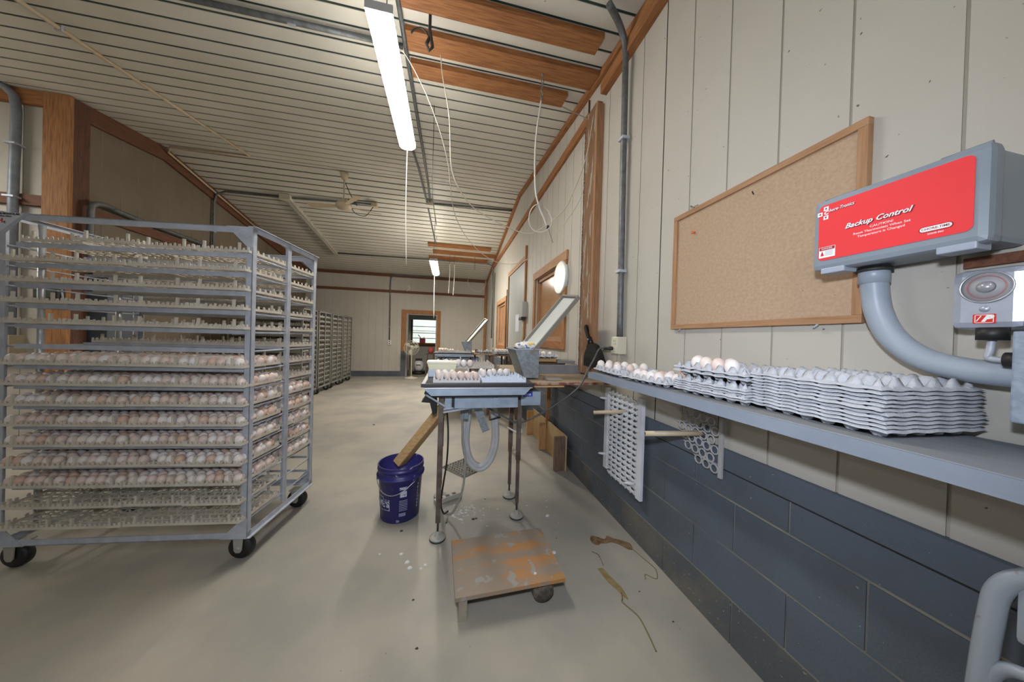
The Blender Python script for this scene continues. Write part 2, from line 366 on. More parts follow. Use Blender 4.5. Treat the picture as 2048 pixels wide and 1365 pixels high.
# ------------------------------------------------------------------ ceiling: lamps, boards, pipes, fan, strings
tube_m = mat('lit_diffuser', (1.0, .965, .89), .3, emit=62.0)
tube_far = mat('lit_diffuser_far', (1.0, .95, .85), .3, emit=180.0)
fix_m = mat('lamp_housing', (.55, .55, .55), .45)
def fixture(x, y0, y1, z, w, em, label, lit=True):
    t = thing('fluorescent_lamp', label, 'ceiling light', (x, (y0 + y1) / 2, z), 0, 'fluorescent strip lamps')
    L = (y1 - y0) / 2
    b = MB(); b.bbox_((-w / 2 + .012, -L + .01, .045), (w / 2 - .012, L - .01, .085), .006); b.box((-w / 2, -L, .04), (w / 2, -L + .012, .09)); b.box((-w / 2, L - .012, .04), (w / 2, L, .09)); b.build('housing', fix_m, t)
    b = MB(); n = 8; pr = [(w / 2 * math.cos(math.pi + math.pi * i / n), .046 + .046 * math.sin(math.pi + math.pi * i / n)) for i in range(n + 1)]
    b.prism(pr, (0, -L + .004, 0), (1, 0, 0), (0, 0, 1), (0, 1, 0), 2 * L - .008); b.build('diffuser', em, t)
    for s in (-1, 1):
        yy = s * (L - .2); zt = ceil((y0 + y1) / 2 + yy) - z
        MB().tube([(0, yy, .085), (0, yy, zt)], .003, 6).build('hanger', greysteel, t)
    return t
fixture(-.435, 1.815, 3.035, 3.04, .15, tube_m, 'long lit fluorescent strip lamp nearest the camera, over the egg table')
fixture(-.325, 5.97, 7.19, 2.68, .15, tube_far, 'small lit fluorescent strip lamp at the far end, above the distant doorway')
fixture(-.42, -2.1, -.9, 3.0, .15, tube_m, 'added fluorescent fill lamp hanging behind the camera, out of the picture')  # unseen strip added as fill light from behind the camera
fixture(-5.30, 2.2, 3.42, 3.0, .15, tube_m, 'added fluorescent fill lamp in the left wing, out of the picture')  # unseen strip added to brighten the left return wall
white_cord = mat('white_cord', (.75, .72, .66), .6)
def cord(name, pts, r, m, label, cat='cord', smooth=True, group=None, n=6):
    o = MB().tube(smoothcurve(pts) if smooth else pts, r, n).build(name, m); return tag(o, label, cat, group)
cord('pull_cord', [(-.43, 2.98, 3.05), (-.43, 2.985, 2.5), (-.41, 2.97, 1.92)], .004, white_cord, 'white pull cord hanging down from the near lit strip lamp')
cord('pull_cord', [(-.355, 7.1, 2.70), (-.352, 7.1, 2.2), (-.345, 7.1, 1.66)], .005, white_cord, 'white pull cord hanging from the far lit strip lamp in front of doorway')
# unlit long fixture on the far slope
t = thing('unlit_lamp', 'long unlit beige fluorescent fixture fixed flat to the far ceiling slope', 'ceiling light', (0, 0, 0))
sl = Vector((0, 1, -.164)).normalized(); nn = Vector((0, -.164, -1)).normalized()
p0, p1 = Vector((-2.90, 6.05, ceil(6.05))), Vector((-2.86, 8.4, ceil(8.4)))
b = MB(); b.bar(p0 + nn * .035, p1 + nn * .035, .10, .07); b.build('housing', mat('dusty_enamel', (.42, .39, .33), .6, 0, (.34, .31, .25), 10), t)
b = MB(); b.bar(p0 + nn * .072 + Vector((-.0, .05, 0)), p1 + nn * .072 - Vector((0, .05, 0)), .045, .012); b.build('channel', mat('dusty_cover', (.5, .47, .41), .5), t)
b = MB(); b.cbox(p0 + nn * .05, (.17, .10, .09)); b.build('junction_cap', ivory, t)
# boards nailed flat to the ceiling
def board(x0, x1, y0, y1, label, grp, t=.045):
    b = MB(); za, zb = ceil(y0), ceil(y1)
    v = [(x, y, z) for z_ in (0, 1) for x, y, z in ((x0, y0, za - (t if z_ == 0 else .002)), (x1, y0, za - (t if z_ == 0 else .002)), (x1, y1, zb - (t if z_ == 0 else .002)), (x0, y1, zb - (t if z_ == 0 else .002)))]
    b.add(v, [(0, 3, 2, 1), (4, 5, 6, 7), (0, 1, 5, 4), (1, 2, 6, 5), (2, 3, 7, 6), (3, 0, 4, 7)])
    return tag(b.build('ceiling_board', WX), label, 'board', grp)
g1, g2 = 'orange boards nailed to the near ceiling', 'orange boards nailed to the far ceiling'
board(-.36, 1.02, 1.93, 2.08, 'orange pine board on the near ceiling, nearest the camera of the three', g1)
board(-.36, 1.15, 2.245, 2.43, 'orange pine board on the near ceiling, middle of three, touching the wall strip', g1)
board(-.36, 1.0, 2.545, 2.71, 'orange pine board on the near ceiling, farthest of the near three', g1)
board(-.54, .98, 7.30, 7.45, 'short orange board on the far ceiling, nearest of the far three', g2)
board(-.44, 1.14, 7.66, 7.82, 'short orange board on the far ceiling, middle one that reaches the wall', g2)
board(-.56, .98, 8.02, 8.17, 'short orange board on the far ceiling, just above the far lamp', g2)
# pipes and boxes under the ceiling
c_ = lambda x, y, d=.02: (x, y, ceil(y) - d)
def pipe(pts, r, m, label, smooth=False, name='conduit', cat='pipe', clips=(), grp=None):
    P = smoothcurve(pts, 5) if smooth else pts
    if not clips: return tag(MB().tube(P, r, 10).build(name, m), label, cat, grp)
    t = thing(name, label, cat, (0, 0, 0), 0, grp); MB().tube(P, r, 10).build('tube', m, t)
    for c in clips:
        b = MB(); c = Vector(c); b.cbox(c, (r * 2.6, r * 2.6, .018) if abs(pts[-1][2] - pts[0][2]) > .5 else (r * 2.6, .018, r * 2.6)); b.build('clip', steel, t)
    return t
pipe([c_(-3.02, 2.4), c_(-2.99, 3.2), c_(-2.95, 4.2), c_(-2.90, 5.05)], .016, pvc, 'tan plastic pipe running diagonally across the upper left ceiling', clips=[c_(-3.0, 3.0)])
pipe([(XL + .07, 7.2, ceil(7.2) - .10), (XL + .07, 6.0, ceil(6.0) - .08), (XL + .07, YR, ZR - .07), (-3.9, 5.12, ceil(5.12) - .022), (-2.90, 5.08, ceil(5.08) - .022)], .014, pvc, 'pale plastic pipe bent around the ridge at the top of the left wall')
pipe([c_(-3.6, 2.42, .03), c_(-1.5, 2.42, .03), c_(-.40, 2.42, .03)], .020, greysteel, 'dark grey conduit crossing the near ceiling toward the lit lamp', clips=[c_(-1.15, 2.42, .03)])
pipe([c_(-.37, 1.2, .03), c_(-.38, 2.4, .03), c_(-.39, 4.2, .03), c_(-.40, 5.2, .035), c_(-.40, 5.68, .03)], .016, greysteel, 'grey conduit along the ceiling from the near lamp to the junction box')
pipe([c_(-.55, 3.2, .03), (-.50, 4.6, ceil(4.6) - .03), (-.45, 5.8, ceil(5.8) - .03), (-.36, 7.3, ceil(7.3) - .03)], .014, greysteel, 'thin dark conduit running on along the ceiling toward the far lamp')
b = MB(); b.cbox((-.40, 5.72, ceil(5.72) - .045), (.12, .12, .085)); b.cbox((-.40, 5.72, ceil(5.72) - .09), (.13, .13, .008)); tag(b.build('junction_box', ivory), 'square beige junction box on the ceiling at the ends of two dark conduits', 'junction box')
pipe([c_(-.33, 5.72, .03), c_(.4, 5.69, .03), c_(1.14, 5.65, .03)], .018, greysteel, 'dark conduit from the beige junction box across to the right wall')
pipe([(XL + .04, 6.1, 2.2), (XL + .04, 6.1, 3.45), (XL + .07, 6.1, 3.60), (XL + .2, 6.1, ceil(6.1) - .03), (-2.95, 6.08, ceil(6.08) - .03), (-1.45, 5.98, ceil(5.98) - .03)], .018, greysteel, 'grey conduit climbing the left wall and crossing the far slope to the fan', clips=[(XL + .04, 6.1, 2.95)])
pipe([c_(-2.8, 8.32, .03), c_(-1.0, 8.26, .03), c_(.6, 8.20, .03), c_(1.0, 8.18, .04), (1.15, 8.16, ceil(8.2) - .10), (1.165, 8.15, 2.6), (1.165, 8.14, 1.25)], .018, greysteel, 'dark conduit across the far slope and down the right wall by the far corner')
pipe([(-1.75, YB - .02, 1.10), (-1.76, YB - .02, 2.55), (-1.755, YB - .06, 2.8), (-1.74, YB - .06, 3.0), (-1.62, YB - .06, 3.09), (-.3, YB - .06, 3.10)], .018, greysteel, 'dark conduit dropping down the back wall to the white outlet', clips=[(-1.76, YB - .03, 2.5), (-1.76, YB - .03, 1.5)])
# right wall conduit and its outlet box
pipe([(.93, 1.72, ceil(1.72) - .03), (1.05, 1.80, ceil(1.8) - .05), (1.13, 1.85, ceil(1.85) - .13), (XR - .045, 1.865, 3.10), (XR - .04, 1.865, 2.6), (XR - .035, 1.86, 1.9), (XR - .03, 1.855, 1.285)], .021, greysteel, 'tall grey conduit down the right wall to the ivory outlet box', True, clips=[(XR - .04, 1.865, 2.66), (XR - .035, 1.86, 1.74)])
t = thing('outlet_box', 'ivory outlet box with a black plug on the wall beside the corkboard', 'outlet', (XR - .001, 1.855, 1.225))
b = MB(); b.bbox_((-.062, -.042, -.06), (0, .042, .06), .005); b.build('box', ivory, t)
b = MB(); b.bbox_((-.068, -.040, -.056), (-.0625, .040, .056), .002); b.cbox((-.070, 0, .026), (.004, .03, .030)); b.cbox((-.070, 0, -.026), (.004, .03, .030)); b.build('face_plate', mat('old_ivory', (.62, .60, .47), .4), t)
b = MB(); 
for z in (.026, -.026):
    for y in (-.006, .006): b.cbox((-.0725, y, z + .004), (.0012, .002, .009))
b.build('slots', dark, t)
cord('power_cable', [(XR - .078, 1.875, 1.205), (1.06, 1.93, 1.20), (1.03, 1.96, 1.12), (.98, 1.96, 1.03), (.90, 1.93, .92), (.76, 1.97, .80), (.62, 2.02, .70), (.50, 2.02, .66), (.40, 2.03, .70), (.22, 2.05, .80)], .0065, mat('grey_cable', (.08, .08, .08), .5), 'grey power cable from the wall plug down and across to the egg table', 'cable')
b = MB(); b.tube([(XR - .066, 1.87, 1.203), (XR - .085, 1.875, 1.203), (XR - .125, 1.90, 1.200)], [.012, .014, .006], 10); tag(b.build('plug', blackr), 'black plug pushed into the ivory outlet box', 'plug')
# ceiling fan
t = thing('ceiling_fan', 'small beige ceiling fan hanging from the ridge on a thin rod', 'fan', (-1.70, 5.24, 0))
fan_m = mat('fan_enamel', (.56, .46, .32), .5)
zt = ceil(5.24)
b = MB(); b.lathe([(.0, zt - .11), (.035, zt - .105), (.055, zt - .06), (.06, zt - .005), (.0, zt - .004)], n=16); b.build('canopy', fan_m, t)
MB().tube([(0, 0, zt - .1), (0, 0, zt - .46)], .012, 8).build('rod', fan_m, t)
zm = zt - .52
b = MB(); b.lathe([(.0, zm - .06), (.09, zm - .055), (.115, zm - .03), (.115, zm + .01), (.09, zm + .035), (.04, zm + .05), (.035, zm + .10), (.0, zm + .105)], n=20); b.build('motor', fan_m, t)
for a in (168, 20, -52):
    A = math.radians(a); d = Vector((math.cos(A), math.sin(A), 0)); s_ = Vector((-math.sin(A), math.cos(A), 0)); b = MB()
    v = []
    for r, w in ((.10, .02), (.18, .04), (.40, .055), (.54, .06), (.56, .045)):
        for sg in (-1, 1): v.append(d * r + s_ * sg * w + Vector((0, 0, zm - .01 + sg * w * .22)))
    v += [q + Vector((0, 0, -.004)) for q in v]; f = []
    for i in range(4): f += [(2 * i, 2 * i + 2, 2 * i + 3, 2 * i + 1), (10 + 2 * i, 10 + 2 * i + 1, 10 + 2 * i + 3, 10 + 2 * i + 2), (2 * i, 2 * i + 10, 2 * i + 12, 2 * i + 2), (2 * i + 1, 2 * i + 3, 2 * i + 13, 2 * i + 11)]
    f += [(8, 18, 19, 9), (0, 1, 11, 10)]
    b.add(v, f); b.build('blade', fan_m, t)
b = MB(); b.cbox((.29, .72, ceil(5.96) - .06), (.10, .10, .07)); b.build('wall_switch_box', fan_m, t)
MB().tube(smoothcurve([(0.01, .02, zt - .15), (.07, .1, zt - .3), (.14, .2, zt - .42), (.03, .12, zt - .36), (.07, .3, zt - .5), (.18, .55, zt - .45), (.27, .70, ceil(5.96) - .10)]), .006, 6).build('cable', blackr, t)
# strings and wires that hang from the near boards
string_m = mat('dusty_string', (.55, .50, .40), .8); wire_m = mat('thin_wire', (.25, .22, .19), .5, .3)
cord('hanging_string', [(-.12, 2.40, 3.47), (-.10, 2.4, 3.29), (-.04, 2.4, 2.975), (-.015, 2.4, 2.60), (.05, 2.40, 2.43), (.16, 2.42, 2.31), (.32, 2.45, 2.24), (.60, 2.5, 2.17), (.74, 2.48, 2.20), (.93, 2.4, 2.36), (1.0, 2.38, 2.50), (1.10, 2.35, 2.80), (1.15, 2.32, 3.18)], .004, string_m, 'long dusty white string swagging from the near boards over to the right wall', 'string')
cord('hanging_string', [(-.42, 2.1, 3.16), (-.34, 2.2, 3.2), (-.18, 2.3, 2.98), (-.05, 2.4, 2.66), (.02, 2.55, 2.30), (.18, 2.7, 2.10), (.42, 2.8, 1.98), (.66, 2.8, 1.99), (.86, 2.75, 2.14), (1.0, 2.6, 2.30), (1.14, 2.46, 2.6), (1.15, 2.40, 3.15)], .003, string_m, 'thinner string hanging in a lower curve below the first string', 'string')
cord('dark_string', [(-.20, 3.1, ceil(3.1) - .01), (-.20, 3.1, 3.2), (-.20, 3.1, 2.75), (-.17, 3.1, 2.5), (-.15, 3.1, 2.38)], .003, dark, 'thin black string hanging straight down right of the near lamp', 'string')
# chain hook and looped wires from the second board
t = thing('hook_chain', 'rusty chain of links hanging from the middle near ceiling board', 'chain', (.70, 2.36, 3.47))
b = MB()
for i in range(7):
    z = -.02 - i * .035; R = Matrix.Rotation(math.radians(90 * (i % 2) + 20), 4, 'Z')
    b.tube([R @ Vector((.010 * math.cos(a), 0, z + .02 * math.sin(a))) for a in [2 * math.pi * k / 10 for k in range(11)]], .0042, 5, cap=False)
b.build('links', wire_m, t)
MB().tube([(0, 0, .01), (0, 0, -.02)], .006, 6).build('screw_eye', steel, t)
loop = [(.70, 2.37, 3.25), (.672, 2.4, 2.95), (.668, 2.4, 2.7), (.68, 2.4, 2.5), (.715, 2.4, 2.37), (.76, 2.4, 2.28), (.79, 2.4, 2.20)]
cord('hanging_wire', loop, .007, mat('white_cable', (.62, .60, .56), .4), 'pair of pale cables hanging from the chain with a coiled loop at the end', 'cable')
cp = [(.70 + .10 * math.cos(a) + .03, 2.40 + .02 * math.sin(2 * a), 2.27 + .115 * math.sin(a)) for a in [math.radians(d) for d in range(80, 450, 25)]]
cord('coiled_wire', cp, .0045, mat('white_cable_2', (.6, .57, .5), .4), 'small coil of pale cable at the lower end of the hanging cables', 'cable')
b = MB(); b.tube([(.795, 2.4, 2.215), (.80, 2.4, 2.195)], .014, 8); tag(b.build('cable_tie', blackr), 'black tie holding the coil of pale cable', 'cable tie')
cord('bare_wire', [(.80, 2.4, 2.2), (.82, 2.4, 2.15), (.85, 2.41, 2.08)], .003, wire_m, 'stiff bare wire end sticking out below the cable tie', 'wire')
cord('tie_wire', [(.99, 2.72, 3.51), (1.05, 2.62, 3.40), (1.14, 2.45, 3.22), (1.165, 2.38, 3.12)], .004, wire_m, 'dark wire slanting from the third board end to the wall post', 'wire')
# hook gadget on the first board, far hooks
t = thing('iron_hook', 'rusty iron double hook hanging under the near board beside the lamp', 'hook', (-.18, 2.12, 3.44))
MB().tube([(0, 0, .02), (0, 0, -.10), (.01, 0, -.15), (.02, 0, -.21), (0, 0, -.24), (-.02, 0, -.20), (0, 0, -.15)], .011, 6).build('shank', dark, t)
MB().tube(smoothcurve([(0, 0, -.15), (-.05, 0, -.10), (-.10, 0, -.12), (-.12, 0, -.15)]), .006, 6).build('arm', dark, t)
for x, y, L, lab in ((-.02, 7.9, .26, 'left dangling white rope below the far boards'), (.10, 7.9, .30, 'right dangling white rope below the far boards')):
    cord('rope_end', [(x, y, ceil(y) - .25), (x + .01, y, ceil(y) - .5), (x - .01, y, ceil(y) - .75 - L)], .007, white_cord, lab, 'rope')
    cord('rope_wire', [(x, y, ceil(y)), (x, y, ceil(y) - .25)], .004, dark, 'dark wire carrying the ' + lab.replace('dangling ', '').replace(' below the far boards', ' at the far lamp'), 'wire')
t = thing('chain_hook', 'dark hook and chain dangling from the far ceiling boards by the right wall', 'hook', (.62, 7.8, ceil(7.8) - .03))
MB().tube([(0, 0, 0), (0, 0, -.28), (.012, 0, -.30), (0, 0, -.36)], .005, 6).build('chain', dark, t)
cord('looped_wire', [(.55, 9.3, 3.1), (.56, 9.3, 2.9), (.72, 9.3, 2.72), (.95, 9.35, 2.72), (1.1, 9.4, 2.9), (1.12, 9.45, 3.08)], .005, white_cord, 'pale wire drooping in a loop at the far right corner', 'wire')
t = thing('coat_hook', 'small white double hook on the upper timber of the back wall', 'hook', (-1.22, YB - .06, 2.66))
MB().tube(smoothcurve([(.03, 0, .12), (-.03, 0, .10), (.03, 0, .04), (-.03, 0, .0), (-.05, 0, -.05)]), .008, 6).build('curl', mat('hook_white', (.7, .7, .68), .4), t)
t = thing('wall_outlet', 'white outlet on the back wall left of the doorway', 'outlet', (-1.605, YB - .03, 1.015))
t.location = (-1.745, YB - .025, 1.03)
MB().bbox_((-.045, -.02, -.07), (.045, .02, .07), .004).build('plate', mat('outlet_white', (.75, .75, .72), .4), t)
b = MB(); b.cbox((0, -.022, .03), (.03, .004, .03)); b.cbox((0, -.022, -.03), (.03, .004, .03)); b.build('sockets', dark, t)
# left side services
pipe([(-4.62, YL - .06, 3.705), (-4.50, YL - .06, 3.68), (-4.42, YL - .055, 3.60), (-4.40, YL - .055, 3.45), (-4.415, YL - .055, 2.6), (-4.42, YL - .055, 1.10)], .034, bluegrey, 'thick dark grey conduit down the left return wall behind the rack', clips=[(-4.41, YL - .055, 3.10), (-4.415, YL - .055, 2.56)])
b = MB(); b.bbox_((-4.58, YL - .12, .93), (-4.36, YL - .001, 1.14), .006); b.box((-4.585, YL - .123, 1.03), (-4.355, YL - .119, 1.036), 1)
tag(b.build('junction_box', [mat('olive_box', (.40, .35, .24), .5), dark]), 'olive beige box at the foot of the thick left conduit', 'junction box')
pipe([(XL + .12, YL + .10, 1.9), (XL + .12, YL + .10, 2.50), (XL + .12, YL + .14, 2.63), (XL + .10, YL + .32, 2.67), (XL + .06, YL + .6, 2.66), (XL + .06, 6.6, 2.66)], .028, greysteel, 'grey conduit bending at the corner post and running along the left wall rail', True)
b = MB(); b.bbox_((XL + .001, 4.32, .85), (XL + .20, 4.72, 1.95), .01); b.box((XL + .2, 4.45, .87), (XL + .204, 4.46, 1.93), 1); b.box((XL + .2, 4.60, .87), (XL + .204, 4.61, 1.93), 1)
tag(b.build('breaker_panel', [mat('panel_grey', (.085, .10, .12), .45), steel]), 'dark grey electrical cabinet on the left wall behind the rack', 'electrical cabinet')
t = thing('work_light', 'small black floodlight on the corner post behind the rack', 'work light', (-4.08, YL - .095, 1.59))
MB().bbox_((-.10, -.03, -.06), (.10, .03, .05), .008).build('head', dark, t); MB().box((-.085, -.034, -.05), (.085, -.031, .04)).build('glass', mat('dull_glass', (.05, .07, .06), .2), t)
MB().tube([(.1, 0, .04), (.115, .0, -.08), (.10, .045, -.12)], .008, 6).build('arm', steel, t)
# ------------------------------------------------------------------ the wheeled setter rack with its trays and eggs
ORD = ['first', 'second', 'third', 'fourth', 'fifth', 'sixth', 'seventh', 'eighth', 'ninth', 'tenth', 'eleventh', 'twelfth', 'thirteenth', 'fourteenth', 'fifteenth']
SIDE4 = ['leftmost', 'second from left', 'third from left', 'rightmost']
NT = 15
def rack(W, D, Htop, zk, mats, label, loc, rz, group=None, near=True, side=1):
    """frame of welded angle with tiers of flat rails; origin on the floor at the front right corner, x runs to -W"""
    M1, M2 = mats
    t = thing('egg_rack', label, 'rack', loc, rz, group)
    a, th = .030, .004
    def angle(x, y, sx, sy, name='corner_post'):
        b = MB(); b.box((min(x, x + sx * a), min(y, y + sy * th), .134), (max(x, x + sx * a), max(y, y + sy * th), Htop)); b.box((min(x, x + sx * th), min(y, y + sy * a), .134), (max(x, x + sx * th), max(y, y + sy * a), Htop)); b.build(name, M1, t)
    angle(0, 0, -1, 1); angle(-W, 0, 1, 1); angle(0, D, -1, -1); angle(-W, D, 1, -1)
    b = MB(); b.box((-.026, D / 2 - .0, .17), (0, D / 2 + .004, Htop - .01)); b.box((-.004, D / 2 - .015, .17), (0, D / 2 + .018, Htop - .01)); b.build('middle_post', M1, t)
    for y0, y1, nm in ((0, .004, 'front'), (D - .004, D, 'back')):
        for z0 in (Htop - .032, .132):
            b = MB(); b.box((-W, y0, z0), (0, y1, z0 + .032)); b.box((-W, min(y0, y1 - .03) if y0 else 0, z0 if z0 < 1 else z0 + .028), (0, max(y1, .03) if not y0 else D, (z0 if z0 < 1 else z0 + .028) + .004)); b.build('cross_rail', M1, t)
    for x in (-.004, -W):
        for z0 in (Htop - .024, .130):
            b = MB(); b.box((x, 0, z0), (x + .004, D, z0 + .030)); b.box((x - .02 * (x > -.1), 0, z0 + (.026 if z0 > 1 else 0)), (x + .02, D, z0 + (.030 if z0 > 1 else .004))); b.build('side_rail', M1, t)
    g = .13
    for x, sx in ((0, -1), (-W, 1)):                               # gusset plates
        for y in ((-.003, D + .001) if near else (-.003,)):
            MB().prism([(0, 0), (sx * g, 0), (sx * .022, -g * .85), (0, -g * .85)], (x, y, Htop + .001), (1, 0, 0), (0, 0, 1), (0, 1, 0), .003).build('gusset', M1, t)
            MB().prism([(0, 0), (sx * g, 0), (sx * .022, g * .85), (0, g * .85)], (x, y, .131), (1, 0, 0), (0, 0, 1), (0, 1, 0), .003).build('gusset', M1, t)
    for k in range(NT):
        z = zk(k)
        MB().box((-W + .075, -.001, z - .024), (-.032, .003, z)).build('shelf_rail', M1, t)
        MB().box((-W + .03, D - .012, z - .016), (-.032, D - .008, z)).build('shelf_rail', M1, t)
        if near: MB().box((-W + .03, D / 2 - .012, z - .014), (-.030, D / 2 - .008, z)).build('shelf_rail', M1, t)
        for x in (-.010, -W + .010): MB().tube([(x, .012, z - .014), (x, D - .012, z - .014)], .0045, 6).build('side_rod', M2, t)
    if near:
        for x, y in ((-W + .045, .11), (-W + .045, D - .16)): MB().tube([(x, y, .17), (x, y, Htop - .02)], .013, 12).build('tube_post', steel2, t)
    for x in (-.055, -W + .04):
        for y in (.05, D - .07): caster(t, x, y, M1)
    return t
CAST = {}
def caster(t, x, y, m):
    if 'fork' not in CAST:
        b = MB(); b.cbox((0, 0, .128), (.08, .07, .006))
        for s in (-1, 1): b.prism([(-.026, .13), (.026, .13), (.020, .055), (.010, .042), (-.010, .042), (-.020, .055)], (0, s * .031 - .002, 0), (1, 0, 0), (0, 0, 1), (0, 1, 0), .004)
        b.tube([(0, -.036, .062), (0, .036, .062)], .009, 8); CAST['fork'] = b.mesh('caster_fork', mat('fork_zinc', (.45, .44, .40), .45, .5))
        b = MB(); R = Matrix.Rotation(math.radians(90), 4, 'X')
        b.lathe([(.020, -.022), (.052, -.022), (.060, -.016), (.062, -.008), (.062, .008), (.060, .016), (.052, .022), (.020, .022)], (0, 0, .062), 28, 0, R)
        b.lathe([(0.001, -.0225), (.022, -.0228)], (0, 0, .062), 16, 0, R); CAST['wheel'] = b.mesh('caster_wheel', blackr)
    f = bpy.data.objects.new('caster', CAST['fork']); COL.objects.link(f); f.parent = t; f.location = (x, y, 0)
    w = bpy.data.objects.new('wheel', CAST['wheel']); COL.objects.link(w); w.parent = f
TW, TD = .272, .292
NX, NY, PX, PY, SH = 6, 7, .0435, .0405, .0085
def egg_xy(i, j): return (.0055 + .0435 / 2 + i * PX + (SH if j % 2 else -.0) - .002, .0045 + PY / 2 + j * PY)
def tray_mesh(name, m, full=True):
    b = MB(); t, h = .0036, .013
    for y in (0, TD - t): b.box((0, y, 0), (TW, y + t, h))
    for x in (0, TW - t): b.box((x, t, 0), (x + t, TD - t, h))
    def tab(x, y, w, hh, dx, dy, r=.3):                              # rounded finger
        q = [(-w / 2, 0), (w / 2, 0), (w / 2, hh * .6), (w * .3, hh), (-w * .3, hh), (-w / 2, hh * .6)]
        if dx: b.prism(q, (x, y, h - .001), (1, 0, 0), (0, 0, 1), (0, 1, 0), t)
        else: b.prism(q, (x, y, h - .001), (0, 1, 0), (0, 0, 1), (1, 0, 0), t)
    for i in range(NX + 1):
        for y in (0, TD - t): tab(min(max(.006 + i * PX, .006), TW - .006), y, .011, .017, 1, 0)
        if i < NX:
            for y in (0, TD - t): tab(.006 + (i + .5) * PX, y, .012, .012, 1, 0)
    for j in range(NY):
        for x in (0, TW - t): tab(x, .0045 + (j + .5) * PY, .013, .016, 0, 1)
    if full:
        for j in range(1, NY): b.box((t, .0045 + j * PY - .0012, .002), (TW - t, .0045 + j * PY + .0012, .009))
        for j in range(NY):
            sh = SH if j % 2 else 0
            for i in range(NX + 1):
                x = .0035 + i * PX + sh
                if t < x < TW - t: b.box((x - .0012, .0045 + j * PY, .002), (x + .0012, .0045 + (j + 1) * PY, .008))
                if 0 < j and t < x < TW - .004:
                    x2 = x - SH / 2
                    b.box((x2 - .0035, .0045 + j * PY - .0016, .006), (x2 + .0035, .0045 + j * PY + .0016, .022))
        for j in range(NY):
            for i in range(NX):
                ex, ey = egg_xy(i, j); b.box((ex - .008, ey - .001, .0), (ex + .008, ey + .001, .004))
    for px_ in (.19, .81):
        for py_ in ((.0015, TD - .0105) if full else (0,)): b.box((TW * px_ - .005, py_, h - .001), (TW * px_ + .005, py_ + .009, .052))
    return b.mesh(name, m)
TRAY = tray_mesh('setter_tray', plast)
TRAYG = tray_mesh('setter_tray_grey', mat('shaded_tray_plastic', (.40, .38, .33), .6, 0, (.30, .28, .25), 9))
def egg_prof(n):
    P = []
    for i in range(n + 1):
        a = math.pi * i / n; z = -math.cos(a); r = math.sin(a) * (1 + .06 * z)
        P.append((max(r, 0) * .0221, z * .0275))
    return P
EGGM = []
for e in EGG: EGGM.append(MB().lathe(egg_prof(9), (0, 0, .0275), 16).mesh('egg', e))
NEGG = [0]
def egg(loc, label, grp, k=None, tilt=0.0, yaw=0.0, s=1.0):
    if NEGG[0] >= 300: return None
    NEGG[0] += 1
    o = bpy.data.objects.new('egg', EGGM[k if k is not None else random.choice((0, 1, 1, 2, 2, 3, 4, 0, 2))]); COL.objects.link(o)
    o.location = loc; o.rotation_euler = (tilt, 0, yaw); o.scale = (s, s, s); return tag(o, label, 'egg', grp)
stuff_lo = egg_prof(6)
class EggBag:                                                       # the eggs behind the front rows, one mass
    def __init__(s): s.b = MB()
    def put(s, p, tilt=0):
        R = Matrix.Rotation(tilt, 3, 'X'); mi = random.choice((0, 1, 1, 2, 2, 3, 4, 0)); n = 10; vs = []
        for r, z in stuff_lo:
            for j in range(n):
                a = 2 * math.pi * j / n; vs.append(R @ Vector((r * math.cos(a), r * math.sin(a), z)) + Vector(p))
        s.b.add(vs, [(i * n + j, i * n + (j + 1) % n, (i + 1) * n + (j + 1) % n, (i + 1) * n + j) for i in range(len(stuff_lo) - 1) for j in range(n)], mi, True)
bag = EggBag()
RW, RD = 1.165, .61
zk0 = lambda k: 1.663 - k * .1017
RC = Vector((-1.035, 1.845, 0)); RA = -.1130
near_rack = rack(RW, RD, 1.805, zk0, (steel, steel), 'tall galvanised wheeled egg rack with fifteen tiers of trays, nearest on the left', RC, RA)
RM = Matrix.Translation(RC) @ Matrix.Rotation(RA, 4, 'Z')
def tray_obj(M, label, grp, mesh=None, rz=0.0, tilt=0.0):
    o = bpy.data.objects.new('setter_tray', mesh or TRAY); COL.objects.link(o)
    loc = M @ Vector((0, 0, 0)); o.location = loc; o.rotation_euler = (tilt, 0, RA + rz); return tag(o, label, 'egg tray', grp)
